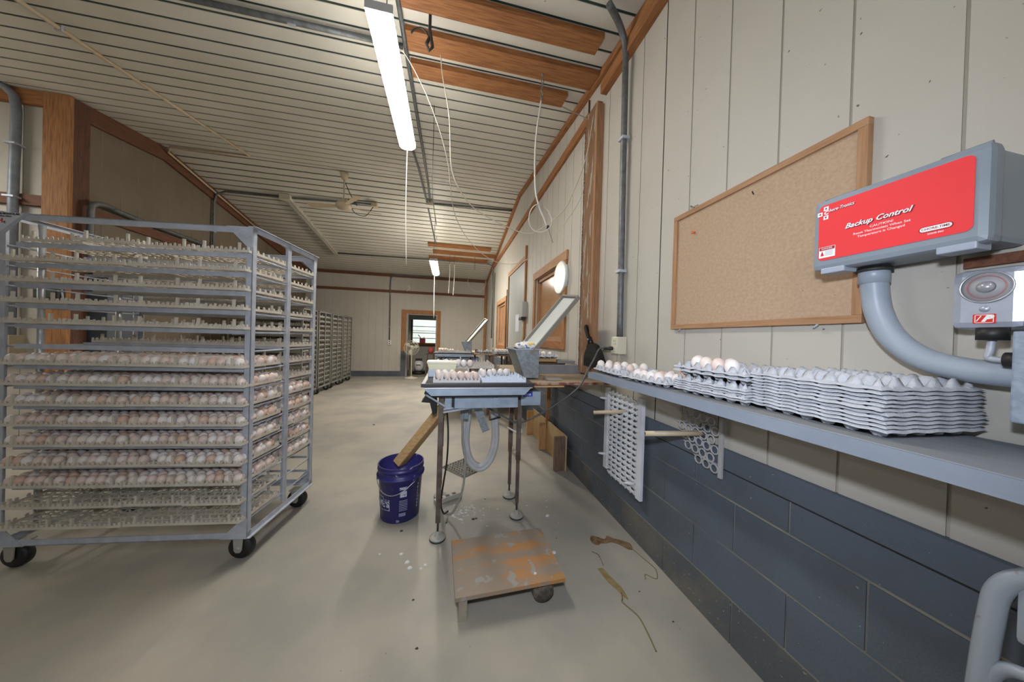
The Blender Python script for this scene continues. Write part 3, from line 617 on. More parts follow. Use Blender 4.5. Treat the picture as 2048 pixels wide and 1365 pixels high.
for k in range(NT):
    tier = ORD[k] + ' tier from the top'
    for row in (0, 1):
        if row == 0 and k == 5: continue
        if row == 1 and k > 12: continue
        full = (6 <= k <= 12) if row == 0 else (8 <= k <= 12)
        for i in range(4):
            jx = random.uniform(-.0025, .0025); jy = random.uniform(-.006, .006) if row == 0 else 0
            if row == 0 and k == 7: jx += .004 
            x0, y0, z0 = -1.098 + i * .2745 + jx, (-.045 + jy if row == 0 else .300), zk0(k) + .001
            rz = random.uniform(-.006, .006); tl = 0
            if k == 0 and row == 0:
                x0 += (.05, .03, .02, .0)[i]; z0 += (0, .012, .0, .0)[i]; rz = (.0, .10, -.02, .0)[i]; y0 += (.03, .0, .02, .03)[i]
            z0 += .0006
            where = ('front row' if row == 0 else 'back row')
            tray_obj(RM @ Matrix.Translation((x0, y0, z0)), '%s cream setter tray, %s in %s, %s' % ('egg-filled' if full else 'empty', SIDE4[i], where, tier),
                     ('egg-filled' if full else 'empty') + ' setter trays in the near rack', None, rz)
            if not full: continue
            for j in range(NY):
                for c in range(NX):
                    ex, ey = egg_xy(c, j)
                    if k == 11 and random.random() < .02: continue
                    p = RM @ Matrix.Translation((x0, y0, z0)) @ Matrix.Rotation(rz, 4, 'Z') @ Vector((ex, ey, 0))
                    tl_, yw, s_ = random.uniform(-.22, .22), random.uniform(0, 6.28), random.uniform(.94, 1.0)
                    zz = p.z - .001
                    if row == 0 and j == 0:
                        egg((p.x, p.y, zz), '%s egg from left in front of %s egg tray, %s' % (ORD[c], SIDE4[i].replace(' from left', ''), ORD[k] + ' rack tier down'), 'eggs in the front rows of the rack trays', None, tl_ * .5, yw, s_)
                    elif i == 3 and c == NX - 1:
                        egg((p.x, p.y, zz), 'egg on open right side, %s %s back in %s tray, %s' % (ORD[j], 'row', 'front' if row == 0 else 'back', ORD[k] + ' rack tier'), 'eggs along the open right side of the rack', None, tl_ * .5, yw, s_)
                    else: bag.put((p.x, p.y, zz + .0275), tl_)
# maker's plate on the upper left gusset
red_ink = mat('red_ink', (.55, .02, .03), .5); blk_ink = mat('black_ink', (.01, .01, .015), .5); plate_m = mat('white_enamel', (.60, .62, .68), .4)
pl = MB().prism([(0, -.002), (.115, -.002), (.015, -.095), (0, -.095)], (-RW, -.0055, 1.806), (1, 0, 0), (0, 0, 1), (0, 1, 0), .002).build('name_plate', plate_m, near_rack)
ex_, uz = (1, 0, 0), (0, 0, 1)
text('lettering', 'AUL PRODUCTS, INC.', .0125, blk_ink, pl, (-RW + .002, -.0062, 1.7965), ex_, uz, 'LEFT', 0, .80, .0005)
text('town_line', 'Cullman, Alabama', .0085, blk_ink, pl, (-RW + .006, -.0062, 1.785), ex_, uz, 'LEFT', 0, .9, .0003)
text('red_initial', 'H', .030, red_ink, pl, (-RW + .003, -.0062, 1.762), ex_, uz, 'LEFT', 0, 1, .0012)
text('dark_initial', 'c', .020, blk_ink, pl, (-RW + .027, -.0062, 1.757), ex_, uz, 'LEFT', 0, 1.1, .0006)
# ------------------------------------------------------------------ shelf, egg flats and everything fixed to the right wall
shelf_m = mat('shelf_grey_paint', (.235, .27, .33), .55, 0, (.20, .235, .295), 5, .4, .7, .08, 60, speck=(.6, .62, .65), spscale=60, spthr=.775)
dusty_m = mat('dusty_shelf_top', (.33, .335, .33), .7, 0, (.23, .255, .29), 5, .38, .6, .1, 50, (1, .25, 1), detail=6)
XS = .852
sh = thing('wall_shelf', 'long blue grey painted plank shelf along the right wall under the corkboard', 'shelf', (XS, .6, 1.0))
b = MB(); b.box((0, -1.5, .022), (XR - XS - .022, 1.09, .0575)); b.box((-.0005, -1.5, .022), (0, 1.09, .0575)); b.build('plank', shelf_m, sh)
b = MB(); b.box((.006, -1.5, .0575), (XR - XS - .022, 1.085, .0590)); b.build('dusty_top', dusty_m, sh)
MB().box((XR - XS - .050, -1.5, -.018), (XR - XS - .022, 1.05, .0215)).build('wall_cleat', shelf_m, sh)
ZT = 1.0590
def flat_mesh(name, m, nx=5, ny=6, L=.282, A=.021, S=8):
    b = MB(); px, py = (L - .016) / nx, (L + .012 - .016) / ny; vs = []; nu, nv = nx * S, ny * S
    for j in range(nv + 1):
        for i in range(nu + 1):
            u, v = i / S, j / S
            f = (math.cos(2 * math.pi * u) + math.cos(2 * math.pi * v)) * .5
            z = max(-1.0, min(1.0, f * 1.75)) * A
            edge = i in (0, nu) or j in (0, nv)
            if edge: z = max(-.002, min(z, .004)) - .002
            vs.append((u * px - nx * px / 2, v * py - ny * py / 2, z))
    fs = [(j * (nu + 1) + i, j * (nu + 1) + i + 1, (j + 1) * (nu + 1) + i + 1, (j + 1) * (nu + 1) + i) for j in range(nv) for i in range(nu)]
    b.add(vs, fs, 0, True)
    # turned down rim round the sheet
    rim = [(i, 0) for i in range(nu)] + [(nu, j) for j in range(nv)] + [(i, nv) for i in range(nu, 0, -1)] + [(0, j) for j in range(nv, 0, -1)]
    base = []; 
    for i, j in rim:
        x, y, z = vs[j * (nu + 1) + i]; base.append((x, y, z))
    k = len(base); ex = [(x * 1.035, y * 1.032, -.001 + .0012 * math.sin(q * .7)) for q, (x, y, z) in enumerate(base)]; lo = [(x * 1.037, y * 1.034, z - .0045) for x, y, z in ex]
    b.add(base + ex + lo, [(q, (q + 1) % k, k + (q + 1) % k, k + q) for q in range(k)] + [(k + q, k + (q + 1) % k, 2 * k + (q + 1) % k, 2 * k + q) for q in range(k)], 0, False)
    return b.mesh(name, m)
FLAT = flat_mesh('egg_flat', pulp)
FPX, FPY = (.282 - .016) / 5, (.282 - .004) / 6
def flat(x, y, z, rz, label, grp, tx=0.0, ty=0.0):
    o = bpy.data.objects.new('egg_flat', FLAT); COL.objects.link(o); o.location = (x, y, z); o.rotation_euler = (tx, ty, rz); return tag(o, label, 'egg flat', grp)
def flat_egg(F, i, j, label, grp, k=0, dz=0.0):
    Mx = Matrix.Translation(F.location) @ F.rotation_euler.to_matrix().to_4x4()
    p = Mx @ Vector(((i - 2) * FPX, (j - 2.5) * FPY, -.017 + dz)); return egg(p, label, grp, k, random.uniform(-.12, .12), random.uniform(0, 6), 1.0)
gC, gB = 'grey pulp flats in the big right stack on the shelf', 'grey pulp flats in the middle stack on the shelf'
for i in range(11):
    flat(1.040 + random.uniform(-.003, .003), .575 + random.uniform(-.003, .003), ZT + .022 + i * .0088, -.06 + random.uniform(-.015, .015),
         'grey pulp egg flat in right shelf stack, ' + (ORD[i] + ' up from the bottom' if i < 10 else 'topmost of its stack'), gC)
for i in range(5):
    flat(1.03 + random.uniform(-.003, .003), .875 + random.uniform(-.002, .002), ZT + .022 + i * .0082, random.uniform(-.02, .02),
         'grey pulp egg flat in middle shelf stack, ' + ORD[i] + ' up from the bottom', gB)
fb = [flat(1.03, .880, ZT + .088 + i * .013, .03 - .03 * i, 'grey pulp egg flat near top of middle stack, ' + ('lower' if i == 0 else 'upper, holding six eggs'), gB, .02, .01) for i in range(2)]
g = 'eggs in the top flat of the middle shelf stack'
for i, j, k in ((0, 1, 4), (0, 2, 2), (0, 3, 1), (0, 4, 0), (1, 5, 4), (1, 2, 1)):
    flat_egg(fb[1], i, j, {1: 'nearest egg in the front row of', 2: 'second egg in the front row of', 3: 'third egg in the front row of', 4: 'fourth egg in the front row of', 5: 'farthest egg at the end of'}[j] + ' the top middle shelf flat' if (i, j) != (1, 2) else 'egg in the second row of the top flat in the middle stack', g, k, .006)
egg((.935, 1.045, ZT + .052), 'golden brown egg squeezed between the middle stack and the next flat', 'odd egg', 3, .9, .3)
fa = flat(1.015, 1.215, ZT + .0235, .06, 'single grey pulp flat of pale eggs, next to the middle shelf stack', 'single flats on the shelf', 0, -.01)
fz_ = flat(1.02, 1.535, ZT + .026, -.05, 'single grey pulp flat at the far end of the shelf by the post', 'single flats on the shelf', .02, -.02)
g = 'eggs in the single shelf flats'
for n_, (i, j, k) in enumerate(((0, 1, 0), (0, 2, 4), (0, 3, 0), (0, 4, 4), (1, 0, 0), (1, 1, 4), (1, 2, 3), (1, 3, 0), (1, 5, 2), (2, 2, 1))):
    flat_egg(fa, i, j, 'pale egg, %s of ten in the flat beside middle shelf stack' % ORD[n_], g, k, .002)
for n_, (i, j, k) in enumerate(((0, 5, 0), (1, 5, 0), (0, 3, 0), (1, 3, 2), (0, 1, 4), (2, 1, 0), (3, 1, 0), (1, 0, 2), (2, 3, 4))):
    flat_egg(fz_, i, j, 'large pale egg, %s of nine in the far end shelf flat' % ORD[n_], g, k, .012)
# corkboard
t = thing('corkboard', 'empty tan corkboard in a thin oak frame on the right wall', 'corkboard', (XR, 1.0075, 1.326))
W2, HH = .3785, .60
cork = mat('cork_surface', (.47, .335, .225), .85, 0, (.42, .29, .185), 90, .35, .65, .1, 200, speck=(.22, .13, .06), spscale=150, spthr=.72)
oak = wood('oak_frame', (.42, .235, .12), (.32, .16, .075), 'y'); oakz = wood('oak_frame_z', (.42, .235, .12), (.32, .16, .075), 'z')
MB().box((-.012, -W2 + .012, .012), (-.002, W2 - .012, HH - .012)).build('cork_panel', cork, t)
for z0 in (0, HH - .024): MB().bbox_((-.022, -W2, z0), (-.0, W2, z0 + .024), .002).build('frame_rail', oak, t)
for y0 in (-W2, W2 - .024): MB().bbox_((-.022, y0, .024), (-.0, y0 + .024, HH - .024), .002).build('frame_stile', oakz, t)
cord('nail', [(XR - .014, .965, 1.858), (XR - .045, .945, 1.855)], .0022, dark, 'long dark nail stuck in the upper right of the corkboard', 'nail', False)
b = MB(); R = Matrix.Rotation(math.radians(-90), 3, 'Y'); b.lathe([(.0, 0), (.006, .0), (.004, .006), (.006, .014), (.0, .016)], (XR - .013, 1.255, 1.804), 12, 0, R); tag(b.build('push_pin', mat('orange_pin', (.75, .14, .05), .4)), 'small orange push pin in the left half of the corkboard', 'push pin')
cord('cup_hook', [(XR - .022, 1.25, 1.925), (XR - .045, 1.25, 1.93), (XR - .05, 1.235, 1.915), (XR - .03, 1.22, 1.925)], .002, wire_m, 'bent wire hook on the top edge of the corkboard', 'hook')
for y_, lab in ((1.33, 'left'), (.745, 'right')): cord('clip_hook', [(XR - .004, y_, 1.322), (XR - .018, y_, 1.316), (XR - .022, y_ - .012, 1.325)], .003, steel, 'small metal clip under the %s end of the corkboard' % lab, 'clip')
# red and grey control box
red_m = mat('red_label', (.80, .035, .045), .38, 0, (.74, .045, .05), 5)
box_m = mat('grey_abs', (.235, .275, .32), .4, 0, (.21, .245, .29), 6)
t = thing('control_box', 'grey wall box with a big red backup control label', 'control box', (XR, .52, 1.47))
b = MB(); b.bbox_((-.118, -.135, .008), (-.001, .140, .200), .012); b.build('body', box_m, t)
b = MB(); b.bbox_((-.160, -.146, 0), (-.112, .146, .200), .014); b.build('lid', box_m, t)
for y_ in (.10, -.105):
    b = MB(); b.bbox_((-.158, y_ - .026, -.010), (-.110, y_ + .026, .006), .003); b.build('latch', mat('latch_grey', (.34, .38, .46), .4), t)
for y_ in (.10, -.105):
    b = MB(); b.tube([(-.135, y_ - .032, .204), (-.135, y_ + .032, .204)], .004, 8); b.cbox((-.132, y_ - .026, .199), (.012, .008, .010)); b.cbox((-.132, y_ + .026, .199), (.012, .008, .010)); b.build('hinge', box_m, t)
XFc = -.1605
def rr(w, h, r, n=5):
    P = []
    for cx, cy, a0 in ((w / 2 - r, h / 2 - r, 0), (-w / 2 + r, h / 2 - r, 90), (-w / 2 + r, -h / 2 + r, 180), (w / 2 - r, -h / 2 + r, 270)):
        for k in range(n + 1):
            a = math.radians(a0 + 90 * k / n); P.append((cx + r * math.cos(a), cy + r * math.sin(a)))
    return P
lab = MB().prism(rr(.258, .156, .012), (XFc, .002, .105), (0, -1, 0), (0, 0, 1), (-1, 0, 0), .0012).build('red_label', red_m, t)
ink_w = mat('white_ink', (.88, .86, .86), .4); ink_d = mat('dark_red_ink', (.22, .01, .02), .4)
rt, up, xo = (0, -1, 0), (0, 0, 1), XFc - .0016
def lt(name, s, size, y, z, m=ink_w, al='CENTER', sh_=0, sx=1.0, bo=0.0, dx=0.0, parent=lab): return text(name, s, size, m, parent, (xo - dx, y - .52, z - 1.47), rt, up, al, sh_, sx, bo, .0003)
lt('heading_shadow', 'Backup Control', .0180, .5335, 1.5750, ink_d, 'CENTER', .35, 1.0, .0011)
lt('heading', 'Backup Control', .0180, .5350, 1.5762, ink_w, 'CENTER', .35, 1.0, .0003, .0006)
lt('caution_line', 'CAUTION!', .0078, .5245, 1.5595, ink_w, 'CENTER', 0, 1.1)
lt('reset_line', 'Reset Thermostats When Set', .0078, .5265, 1.5505, ink_w, 'CENTER', 0, 1.05)
lt('change_line', 'Temperature is Changed', .0078, .5265, 1.5415, ink_w, 'CENTER', 0, 1.05)
lt('maker_shadow', 'hore-Tronics', .0125, .6275, 1.6330, ink_d, 'LEFT', .3, .78, .0008)
lt('maker', 'hore-Tronics', .0125, .6280, 1.6336, ink_w, 'LEFT', .3, .78, .0001, .0006)
lg = MB()
for (dy, dz) in ((0, .0125), (0, -.0125), (.0135, 0)): lg.cbox((xo - .0004, .635 - .52 + dy, 1.630 - 1.47 + dz), (.0006, .011, .011))
lg.build('cross_mark', ink_w, lab)
for (dy, dz, a) in ((0, .0125, 90), (0, -.0125, 270), (.0135, 0, 180)):
    A = [math.radians(a + q) for q in (0, 130, 230)]
    MB().prism([(.0036 * math.cos(q), .0036 * math.sin(q)) for q in A], (xo - .0008, .635 - .52 + dy, 1.630 - 1.47 + dz), (0, -1, 0), (0, 0, 1), (-1, 0, 0), .0004).build('arrow', ink_d, lab)
lt('initial', 'C', .0140, .635, 1.630, ink_w, 'CENTER', .2, 1, .0006, .0006)
MB().prism(rr(.047, .0125, .0062), (xo, .4405 - .52, 1.5195 - 1.47), (0, -1, 0), (0, 0, 1), (-1, 0, 0), .0006).build('oval_badge', ink_d, lab)
MB().prism(rr(.044, .0100, .0050), (xo - .0004, .4405 - .52, 1.5195 - 1.47), (0, -1, 0), (0, 0, 1), (-1, 0, 0), .0006).build('oval_fill', ink_w, lab)
lt('badge_word', 'CHORE-TIME', .0068, .4405, 1.5195, ink_d, 'CENTER', 0, 1.0, .0001, .0010)
lt('part_number', '50208-860', .0052, .4405, 1.5085, ink_w)
MB().prism(rr(.036, .030, .001, 1), (xo, .6300 - .52, 1.5195 - 1.47), (0, -1, 0), (0, 0, 1), (-1, 0, 0), .0004).build('warning_tag', ink_w, lab)
MB().prism(rr(.034, .0085, .0006, 1), (xo - .0003, .6300 - .52, 1.5293 - 1.47), (0, -1, 0), (0, 0, 1), (-1, 0, 0), .0004).build('warning_band', mat('dark_red_band', (.35, .01, .02), .5), lab)
lt('warning_word', 'DANGER', .0060, .6300, 1.5293, ink_w, 'CENTER', 0, 1, 0, .0006)
MB().prism([(-.004, -.006), (.004, -.006), (0, .008)], (xo - .0003, .6405 - .52, 1.5160 - 1.47), (0, -1, 0), (0, 0, 1), (-1, 0, 0), .0004).build('warning_symbol', red_ink, lab)
gl = mat('small_print_grey', (.40, .38, .42), .6)
for q in range(4): MB().cbox((xo - .0006, .6255 - .52, 1.5220 - 1.47 - q * .0038), (.0004, .018, .0014)).build('small_print', gl, lab)
# board behind the box and its big elbow pipe
MB().box((XR - .016, .33, 1.445), (XR - .001, .46, 1.468)).build('backing_strip', WDX); tag(bpy.data.objects['backing_strip'], 'dark wooden strip showing below the right end of the control box', 'wood strip')
t = thing('elbow_pipe', 'thick pale grey plastic pipe curving from under control box to the right', 'pipe', (0, 0, 0))
pp = mat('pale_pvc', (.33, .375, .44), .38, 0, (.30, .345, .41), 5)
MB().tube(smoothcurve([(1.140, .590, 1.475), (1.140, .588, 1.42), (1.140, .578, 1.35), (1.140, .552, 1.285), (1.140, .505, 1.235), (1.140, .445, 1.212), (1.140, .36, 1.205), (1.140, .15, 1.205)], 6), .0265, 20).build('bend', pp, t)
MB().tube([(1.140, .590, 1.480), (1.140, .590, 1.430)], .0295, 20).build('collar', pp, t)
MB().tube([(1.140, .590, 1.472), (1.140, .590, 1.462)], .036, 8).build('lock_nut', dark, t)
# thermostat
t = thing('thermostat', 'brushed metal thermostat with a round dial and small red emblem', 'thermostat', (XR, .401, 1.362))
al = mat('brushed_cover', (.46, .50, .60), .36, .45, (.42, .46, .56), 60)
b = MB(); b.bbox_((-.090, -.045, -.062), (-.001, .045, .066), .014); b.build('cover', al, t)
R = Matrix.Rotation(math.radians(-90), 3, 'Y')
b = MB(); b.lathe([(.033, .0), (.034, .003), (.0315, .004), (.0305, .001), (.033, 0)], (-.0895, 0, .026), 32, 0, R, True, False); b.build('dial_ring', steel2, t)
b = MB(); b.lathe([(.0, .0004), (.0305, .0004), (.0305, 0)][::-1], (-.0902, 0, .026), 32, 0, R); b.build('dial', mat('dial_grey', (.34, .34, .36), .5), t)
b = MB(); b.lathe([(.0228, 0), (.0243, 0), (.0243, .0006), (.0228, .0006)], (-.0909, 0, .026), 32, 0, R, True, False); b.build('dial_scale', mat('dial_red', (.42, .13, .14), .4), t)
b = MB(); b.lathe([(.012, 0), (.011, .006), (0, .007)], (-.0908, 0, .026), 20, 0, R); b.build('knob', mat('knob_grey', (.36, .36, .39), .3, .3), t)
b = MB(); b.lathe([(.007, 0), (.0065, .002), (0, .0024)], (-.0898, .001, -.020), 16, 0, R); b.build('screw_cover', al, t)
em = MB().prism(rr(.028, .020, .001, 1), (-.0902, .001, -.041), (0, -1, 0), (0, 0, 1), (-1, 0, 0), .0005).build('emblem', mat('emblem_red', (.62, .03, .02), .4), t)
for a, c in (((.0115, .0075), (.0105, .0065)),): 
    fr = MB()
    for lo, hi in (((-.0115, -.0085), (.0115, -.0075)), ((-.0115, .0075), (.0115, .0085)), ((-.0115, -.0085), (-.0105, .0085)), ((.0105, -.0085), (.0115, .0085))): fr.box((-.0911, .001 + lo[0], -.041 + lo[1]), (-.0907, .001 + hi[0], -.041 + hi[1]))
    fr.build('emblem_border', ink_w, em)
text('emblem_letter', 'P', .017, ink_w, em, (-.0911, -.001, -.041), rt, up, 'CENTER', .45, 1.1, .0012, .0003)
text('emblem_slash', '/', .016, ink_w, em, (-.0911, .0085, -.041), rt, up, 'CENTER', .2, 1.0, .0002, .0003)
t = thing('box_connector', 'black and silver cable connectors joining thermostat to the galvanised box', 'connector', (0, 0, 0))
MB().tube([(1.105, .392, 1.302), (1.105, .392, 1.276)], .020, 14).build('black_nut', blackr, t)
MB().tube(smoothcurve([(1.105, .392, 1.278), (1.105, .394, 1.255), (1.105, .396, 1.240), (1.105, .385, 1.236), (1.105, .375, 1.236)]), .006, 8).build('elbow', steel, t)
MB().tube([(1.105, .376, 1.236), (1.105, .354, 1.236)], .0155, 14).build('black_gland', blackr, t)
t = thing('galvanised_box', 'spangled galvanised metal box cut off by the right picture edge', 'metal box', (XR, .20, 1.115))
MB().bbox_((-.118, -.16, 0), (-.002, .160, .178), .003).build('case', mat('blue_zinc', (.38, .45, .56), .45, .4, (.30, .36, .46), 70, .42, .6), t)
# pegs, plates and hanging trays below the shelf
for n_, (a, c, lab_) in enumerate((((XR - .02, 1.742, .792), (.988, 1.861, .760), 'worn plastic pipe peg holding up the long white tray'), ((XR - .02, 1.165, .832), (.94, 1.256, .811), 'worn plastic pipe peg holding the broken tray, nearer the camera'))):
    t = thing('pipe_peg', lab_, 'peg', (0, 0, 0), 0, 'pipe pegs on the block wall')
    MB().tube([a, c], .0125, 14).build('tube', pvc, t); d = (Vector(c) - Vector(a)).normalized()
    MB().tube([Vector(c) - d * .001, Vector(c) + d * .0006], .0085, 12).build('bore', dark, t)
    MB().lathe([(.0, 0), (.036, 0), (.036, .004), (.016, .010), (0, .012)], (XR - .001, a[1] + (-.045 if n_ == 0 else 0), a[2] + .012), 18, 0, Matrix.Rotation(math.radians(-90), 3, 'Y')).build('wall_flange', zinc, t)
# long white tray hanging edge-on from the first peg
def lattice(b, y0, y1, z0, z1, x, nyc, nzc, th=.010):
    """slotted diagonal panel: slanting ribs crossed by steps, with dark openings between"""
    dy, dz = (y1 - y0) / nyc, (z1 - z0) / nzc
    for j in range(nzc):
        for i in range(nyc):
            yy, zz = y0 + i * dy, z0 + j * dz
            b.bar((x, yy, zz + dz * .10), (x, yy + dy, zz + dz * .62), th, .0075)
            b.bar((x, yy + dy * .10, zz + dz * .15), (x, yy + dy * .32, zz + dz * 1.02), th, .016)
            b.bar((x - .004, yy + dy * .45, zz + dz * .46), (x - .004, yy + dy * .75, zz + dz * .66), th, .0085)
t = thing('hanging_tray', 'long white slotted setter tray hanging on the peg below the shelf', 'egg tray', (XR - .045, 1.765, .30))
b = MB(); lattice(b, -.17, .17, .0, .60, 0, 6, 17, .010); b.build('slotted_panel', plastw, t)
for y0 in (-.215, .17): MB().bbox_((-.012, y0, .0 if y0 < 0 else .03), (.010, y0 + .045, .615), .003).build('side_channel', plastw, t)
for y_, z_ in ((.19, .13), (-.14, .07), (.19, .535)): MB().tube([(0, y_, z_), (-.045, y_ + .01, z_ + .004), (-.060, y_ + .012, z_ + .006)], [.012, .008, .003], 8).build('corner_post', plastw, t)
t = thing('broken_tray', 'broken grey setter tray piece hanging from the second peg', 'egg tray', (XR - .030, 1.17, .68))
gtp = mat('grey_tray_plastic', (.42, .42, .43), .55, 0, (.36, .35, .34), 12); b = MB()
def ringcell(y, z, ry, rz_):
    b.tube([(0.0, y + ry * math.cos(a), z + rz_ * math.sin(a)) for a in [math.radians(q) for q in range(0, 361, 30)]], .0042, 5, cap=False)
for j in range(6):
    for i in range(5):
        if (i, j) in ((4, 0), (3, 0), (4, 1)): continue
        y = -.085 + i * .042 + (.021 if j % 2 else 0); z = .022 + j * .041 + i * .004
        ringcell(y, z, .0185, .0185)
        b.bar((0, y + .012, z + .012), (-.012, y + .016, z + .018), .006, .004)
b.build('ring_lattice', gtp, t)
MB().bbox_((-.006, -.125, -.008), (.006, -.107, .255), .002).build('edge_rail', gtp, t); MB().bar((0, -.02, .05), (0, -.10, .044), .010, .007).build('broken_strut', gtp, t)
# split timber post, rails by it, black dustpan
t = thing('timber_post', 'split weathered brown timber post on the right wall with peeling paint', 'post', (XR, 2.34, .81))
peel = mat('peeling_timber', (.20, .105, .050), .8, 0, (.33, .29, .24), 7, .55, .60, .4, 25, (3, 3, .6), detail=8)
MB().bbox_((-.050, -.085, .16), (0, .125, 2.42), .004).build('plank', peel, t)
MB().box((-.062, -.115, .16), (0, -.087, 2.38)).build('edge_strip', wood('edge_pine', (.36, .19, .095), (.27, .13, .06), 'z'), t)
b = MB(); random.seed(3)
for s_, yb in ((0, .126), (1, -.072)):
    pts = []; z = .18
    while z < 2.35: pts.append((yb + random.uniform(-.006, .006), z)); z += random.uniform(.02, .06)
    poly = [(-y, z) for y, z in pts] + [(-(y + (-.012 - random.uniform(0, .012))), z) for y, z in pts[::-1]]
    for (a1, z1), (a2, z2) in zip(pts, pts[1:]):
        w1 = .012 + random.uniform(0, .01); b.add([(-.0508, a1, z1), (-.0508, a1 - w1, z1), (-.0508, a2 - w1, z2), (-.0508, a2, z2), (-.053, a1, z1), (-.053, a1 - w1, z1), (-.053, a2 - w1, z2), (-.053, a2, z2)], [(0, 1, 2, 3), (7, 6, 5, 4), (0, 3, 7, 4), (1, 5, 6, 2), (0, 4, 5, 1), (3, 2, 6, 7)])
b.build('split_edge', mat('charred_split', (.12, .065, .04), .9, 0, (.5, .46, .42), 60, .6, .66), t)
t = thing('dustpan', 'black plastic dustpan standing on its edge against the timber post', 'dustpan', (XR - .085, 2.16, 1.075))
b = MB(); b.prism([(-.13, -.03), (.15, -.03), (.165, .0), (.10, .09), (.035, .145), (-.02, .16), (-.075, .15), (-.13, .05)][::-1], (0, .0, 0), (0, -1, 0), (0, 0, 1), (1, 0, 0), .045); b.build('pan', mat('black_plastic', (.010, .010, .010), .35), t)
b = MB(); b.bar((.02, .05, .155), (.02, .155, .30), .022, .034); b.tube([(.02, .045, .15), (.02, .08, .20)], .022, 10); b.build('handle', MATS['black_plastic'], t)
# wall clock
t = thing('wall_clock', 'round white rimmed wall clock on the right wall over the second window', 'clock', (XR - .002, 3.03, 1.925))
R = Matrix.Rotation(math.radians(-90), 3, 'Y')
MB().lathe([(0, 0), (.178, 0), (.178, .030), (.168, .040), (.158, .034)], (0, 0, 0), 40, 0, R).build('rim', mat('clock_rim', (.62, .64, .62), .35), t)
MB().lathe([(.158, .026), (.001, .0262)], (0, 0, 0), 40, 0, R).build('face', mat('clock_face', (.50, .53, .60), .6, 0, (.42, .45, .50), 9), t)
for n_ in range(12):
    a = math.radians(90 - n_ * 30); text('numeral', str(n_ or 12), .034, mat('numeral_red', (.45, .20, .22), .5) if n_ == 0 else MATS['numeral_red'], t, (-.0272, -.125 * math.cos(a), .125 * math.sin(a)), rt, up)
for a, L, w in ((35, .075, .010), (62, .115, .007)):
    A = math.radians(a); MB().bar((-.029, 0, 0), (-.029, -L * math.cos(A), L * math.sin(A)), w, .002, up=(1, 0, 0)).build('hand', dark, t)
# two windows with timber frames, boarded with glossy panels
gloss = mat('glossy_panel', (.42, .22, .095), .16, 0, (.34, .17, .07), 5, .4, .7, .05, 4, coat=.6)
def window(nm, y0, y1, z0, z1):
    o = struct(MB().box((XR + .045, y0, z0), (XR + .055, y1, z1)).build(nm, gloss))
    MB().bbox_((XR - .026, y0 - .10, z1), (XR, y1 + .10, z1 + .10), .003).build('head_trim', wood('head_' + nm, (.44, .25, .13), (.34, .17, .08), 'y'), o)
    MB().bbox_((XR - .024, y0 - .085, z0 - .09), (XR, y0, z1), .003).build('side_trim', WZ, o); MB().bbox_((XR - .024, y1, z0 - .09), (XR, y1 + .085, z1), .003).build('side_trim', WZ, o)
    MB().bbox_((XR - .024, y0, z0 - .09), (XR, y1, z0), .003).build('sill_trim', WY, o)
    b = MB(); b.box((XR + .02, y0, z0), (XR + .045, y0 + .045, z1)); b.box((XR + .02, y1 - .045, z0), (XR + .045, y1, z1)); b.box((XR + .02, y0, z1 - .05), (XR + .045, y1, z1)); b.box((XR + .02, y0, z0), (XR + .045, y1, z0 + .05)); b.build('sash', oakz, o)
    return o
window('window_2', *WIN1); window('window_3', *WIN2)
# flush grey door between them
d = struct(MB().box((XR - .016, 4.62, .30), (XR - .002, 5.88, 2.50)).build('door_2', mat('grey_door_paint', (.36, .37, .36), .4, 0, (.33, .335, .32), 3)))
MB().bbox_((XR - .03, 4.56, 1.84), (XR, 4.615, 2.74), .003).build('side_trim', WZ, d); MB().bbox_((XR - .03, 4.615, 2.505), (XR, 5.98, 2.59), .003).build('head_trim', wood('head_door', (.44, .25, .13), (.34, .17, .08), 'y'), d)
MB().box((XR - .03, 5.885, .30), (XR, 5.90, 2.5)).build('dark_seal', dark, d); MB().bbox_((XR - .03, 5.905, .30), (XR, 5.98, 2.5), .003).build('far_trim', WZ, d); MB().bbox_((XR - .03, 4.56, .3), (XR, 4.615, 1.58), .003).build('lower_trim', WZ, d)
MB().box((XR - .018, 4.95, 1.38), (XR - .0165, 5.22, 1.68)).build('paper_notice', mat('notice_paper', (.55, .55, .62), .7), d)
t = thing('switch_box', 'grey switch box on the right wall beside the flush grey door', 'switch box', (XR - .001, 4.60, 1.60))
MB().bbox_((-.075, -.10, 0), (0, .10, .24), .006).build('case', mat('switch_grey', (.40, .40, .40), .4), t); MB().bbox_((-.085, -.08, -.045), (-.02, .10, -.002), .006).build('handle', dark, t)
MB().tube([(-.035, -.02, -.04), (-.035, -.02, -.45)], .016, 8).build('conduit', pvc, t)
cord('dark_seam', [(XR - .008, 6.12, 1.0), (XR - .008, 6.12, 2.28)], .012, dark, 'black vertical strip on the right wall beyond the grey door', 'strip', False)
cord('dark_seam', [(XR - .008, 7.95, 1.0), (XR - .008, 7.95, 3.02)], .008, dark, 'thin dark vertical seam on the right wall near the far corner', 'strip', False)
cord('dark_seam', [(XR - .006, 2.495, .85), (XR - .006, 2.495, 3.42)], .009, mat('seam_brown', (.06, .035, .02), .8), 'dark open seam running up the far side of the timber post', 'strip', False)
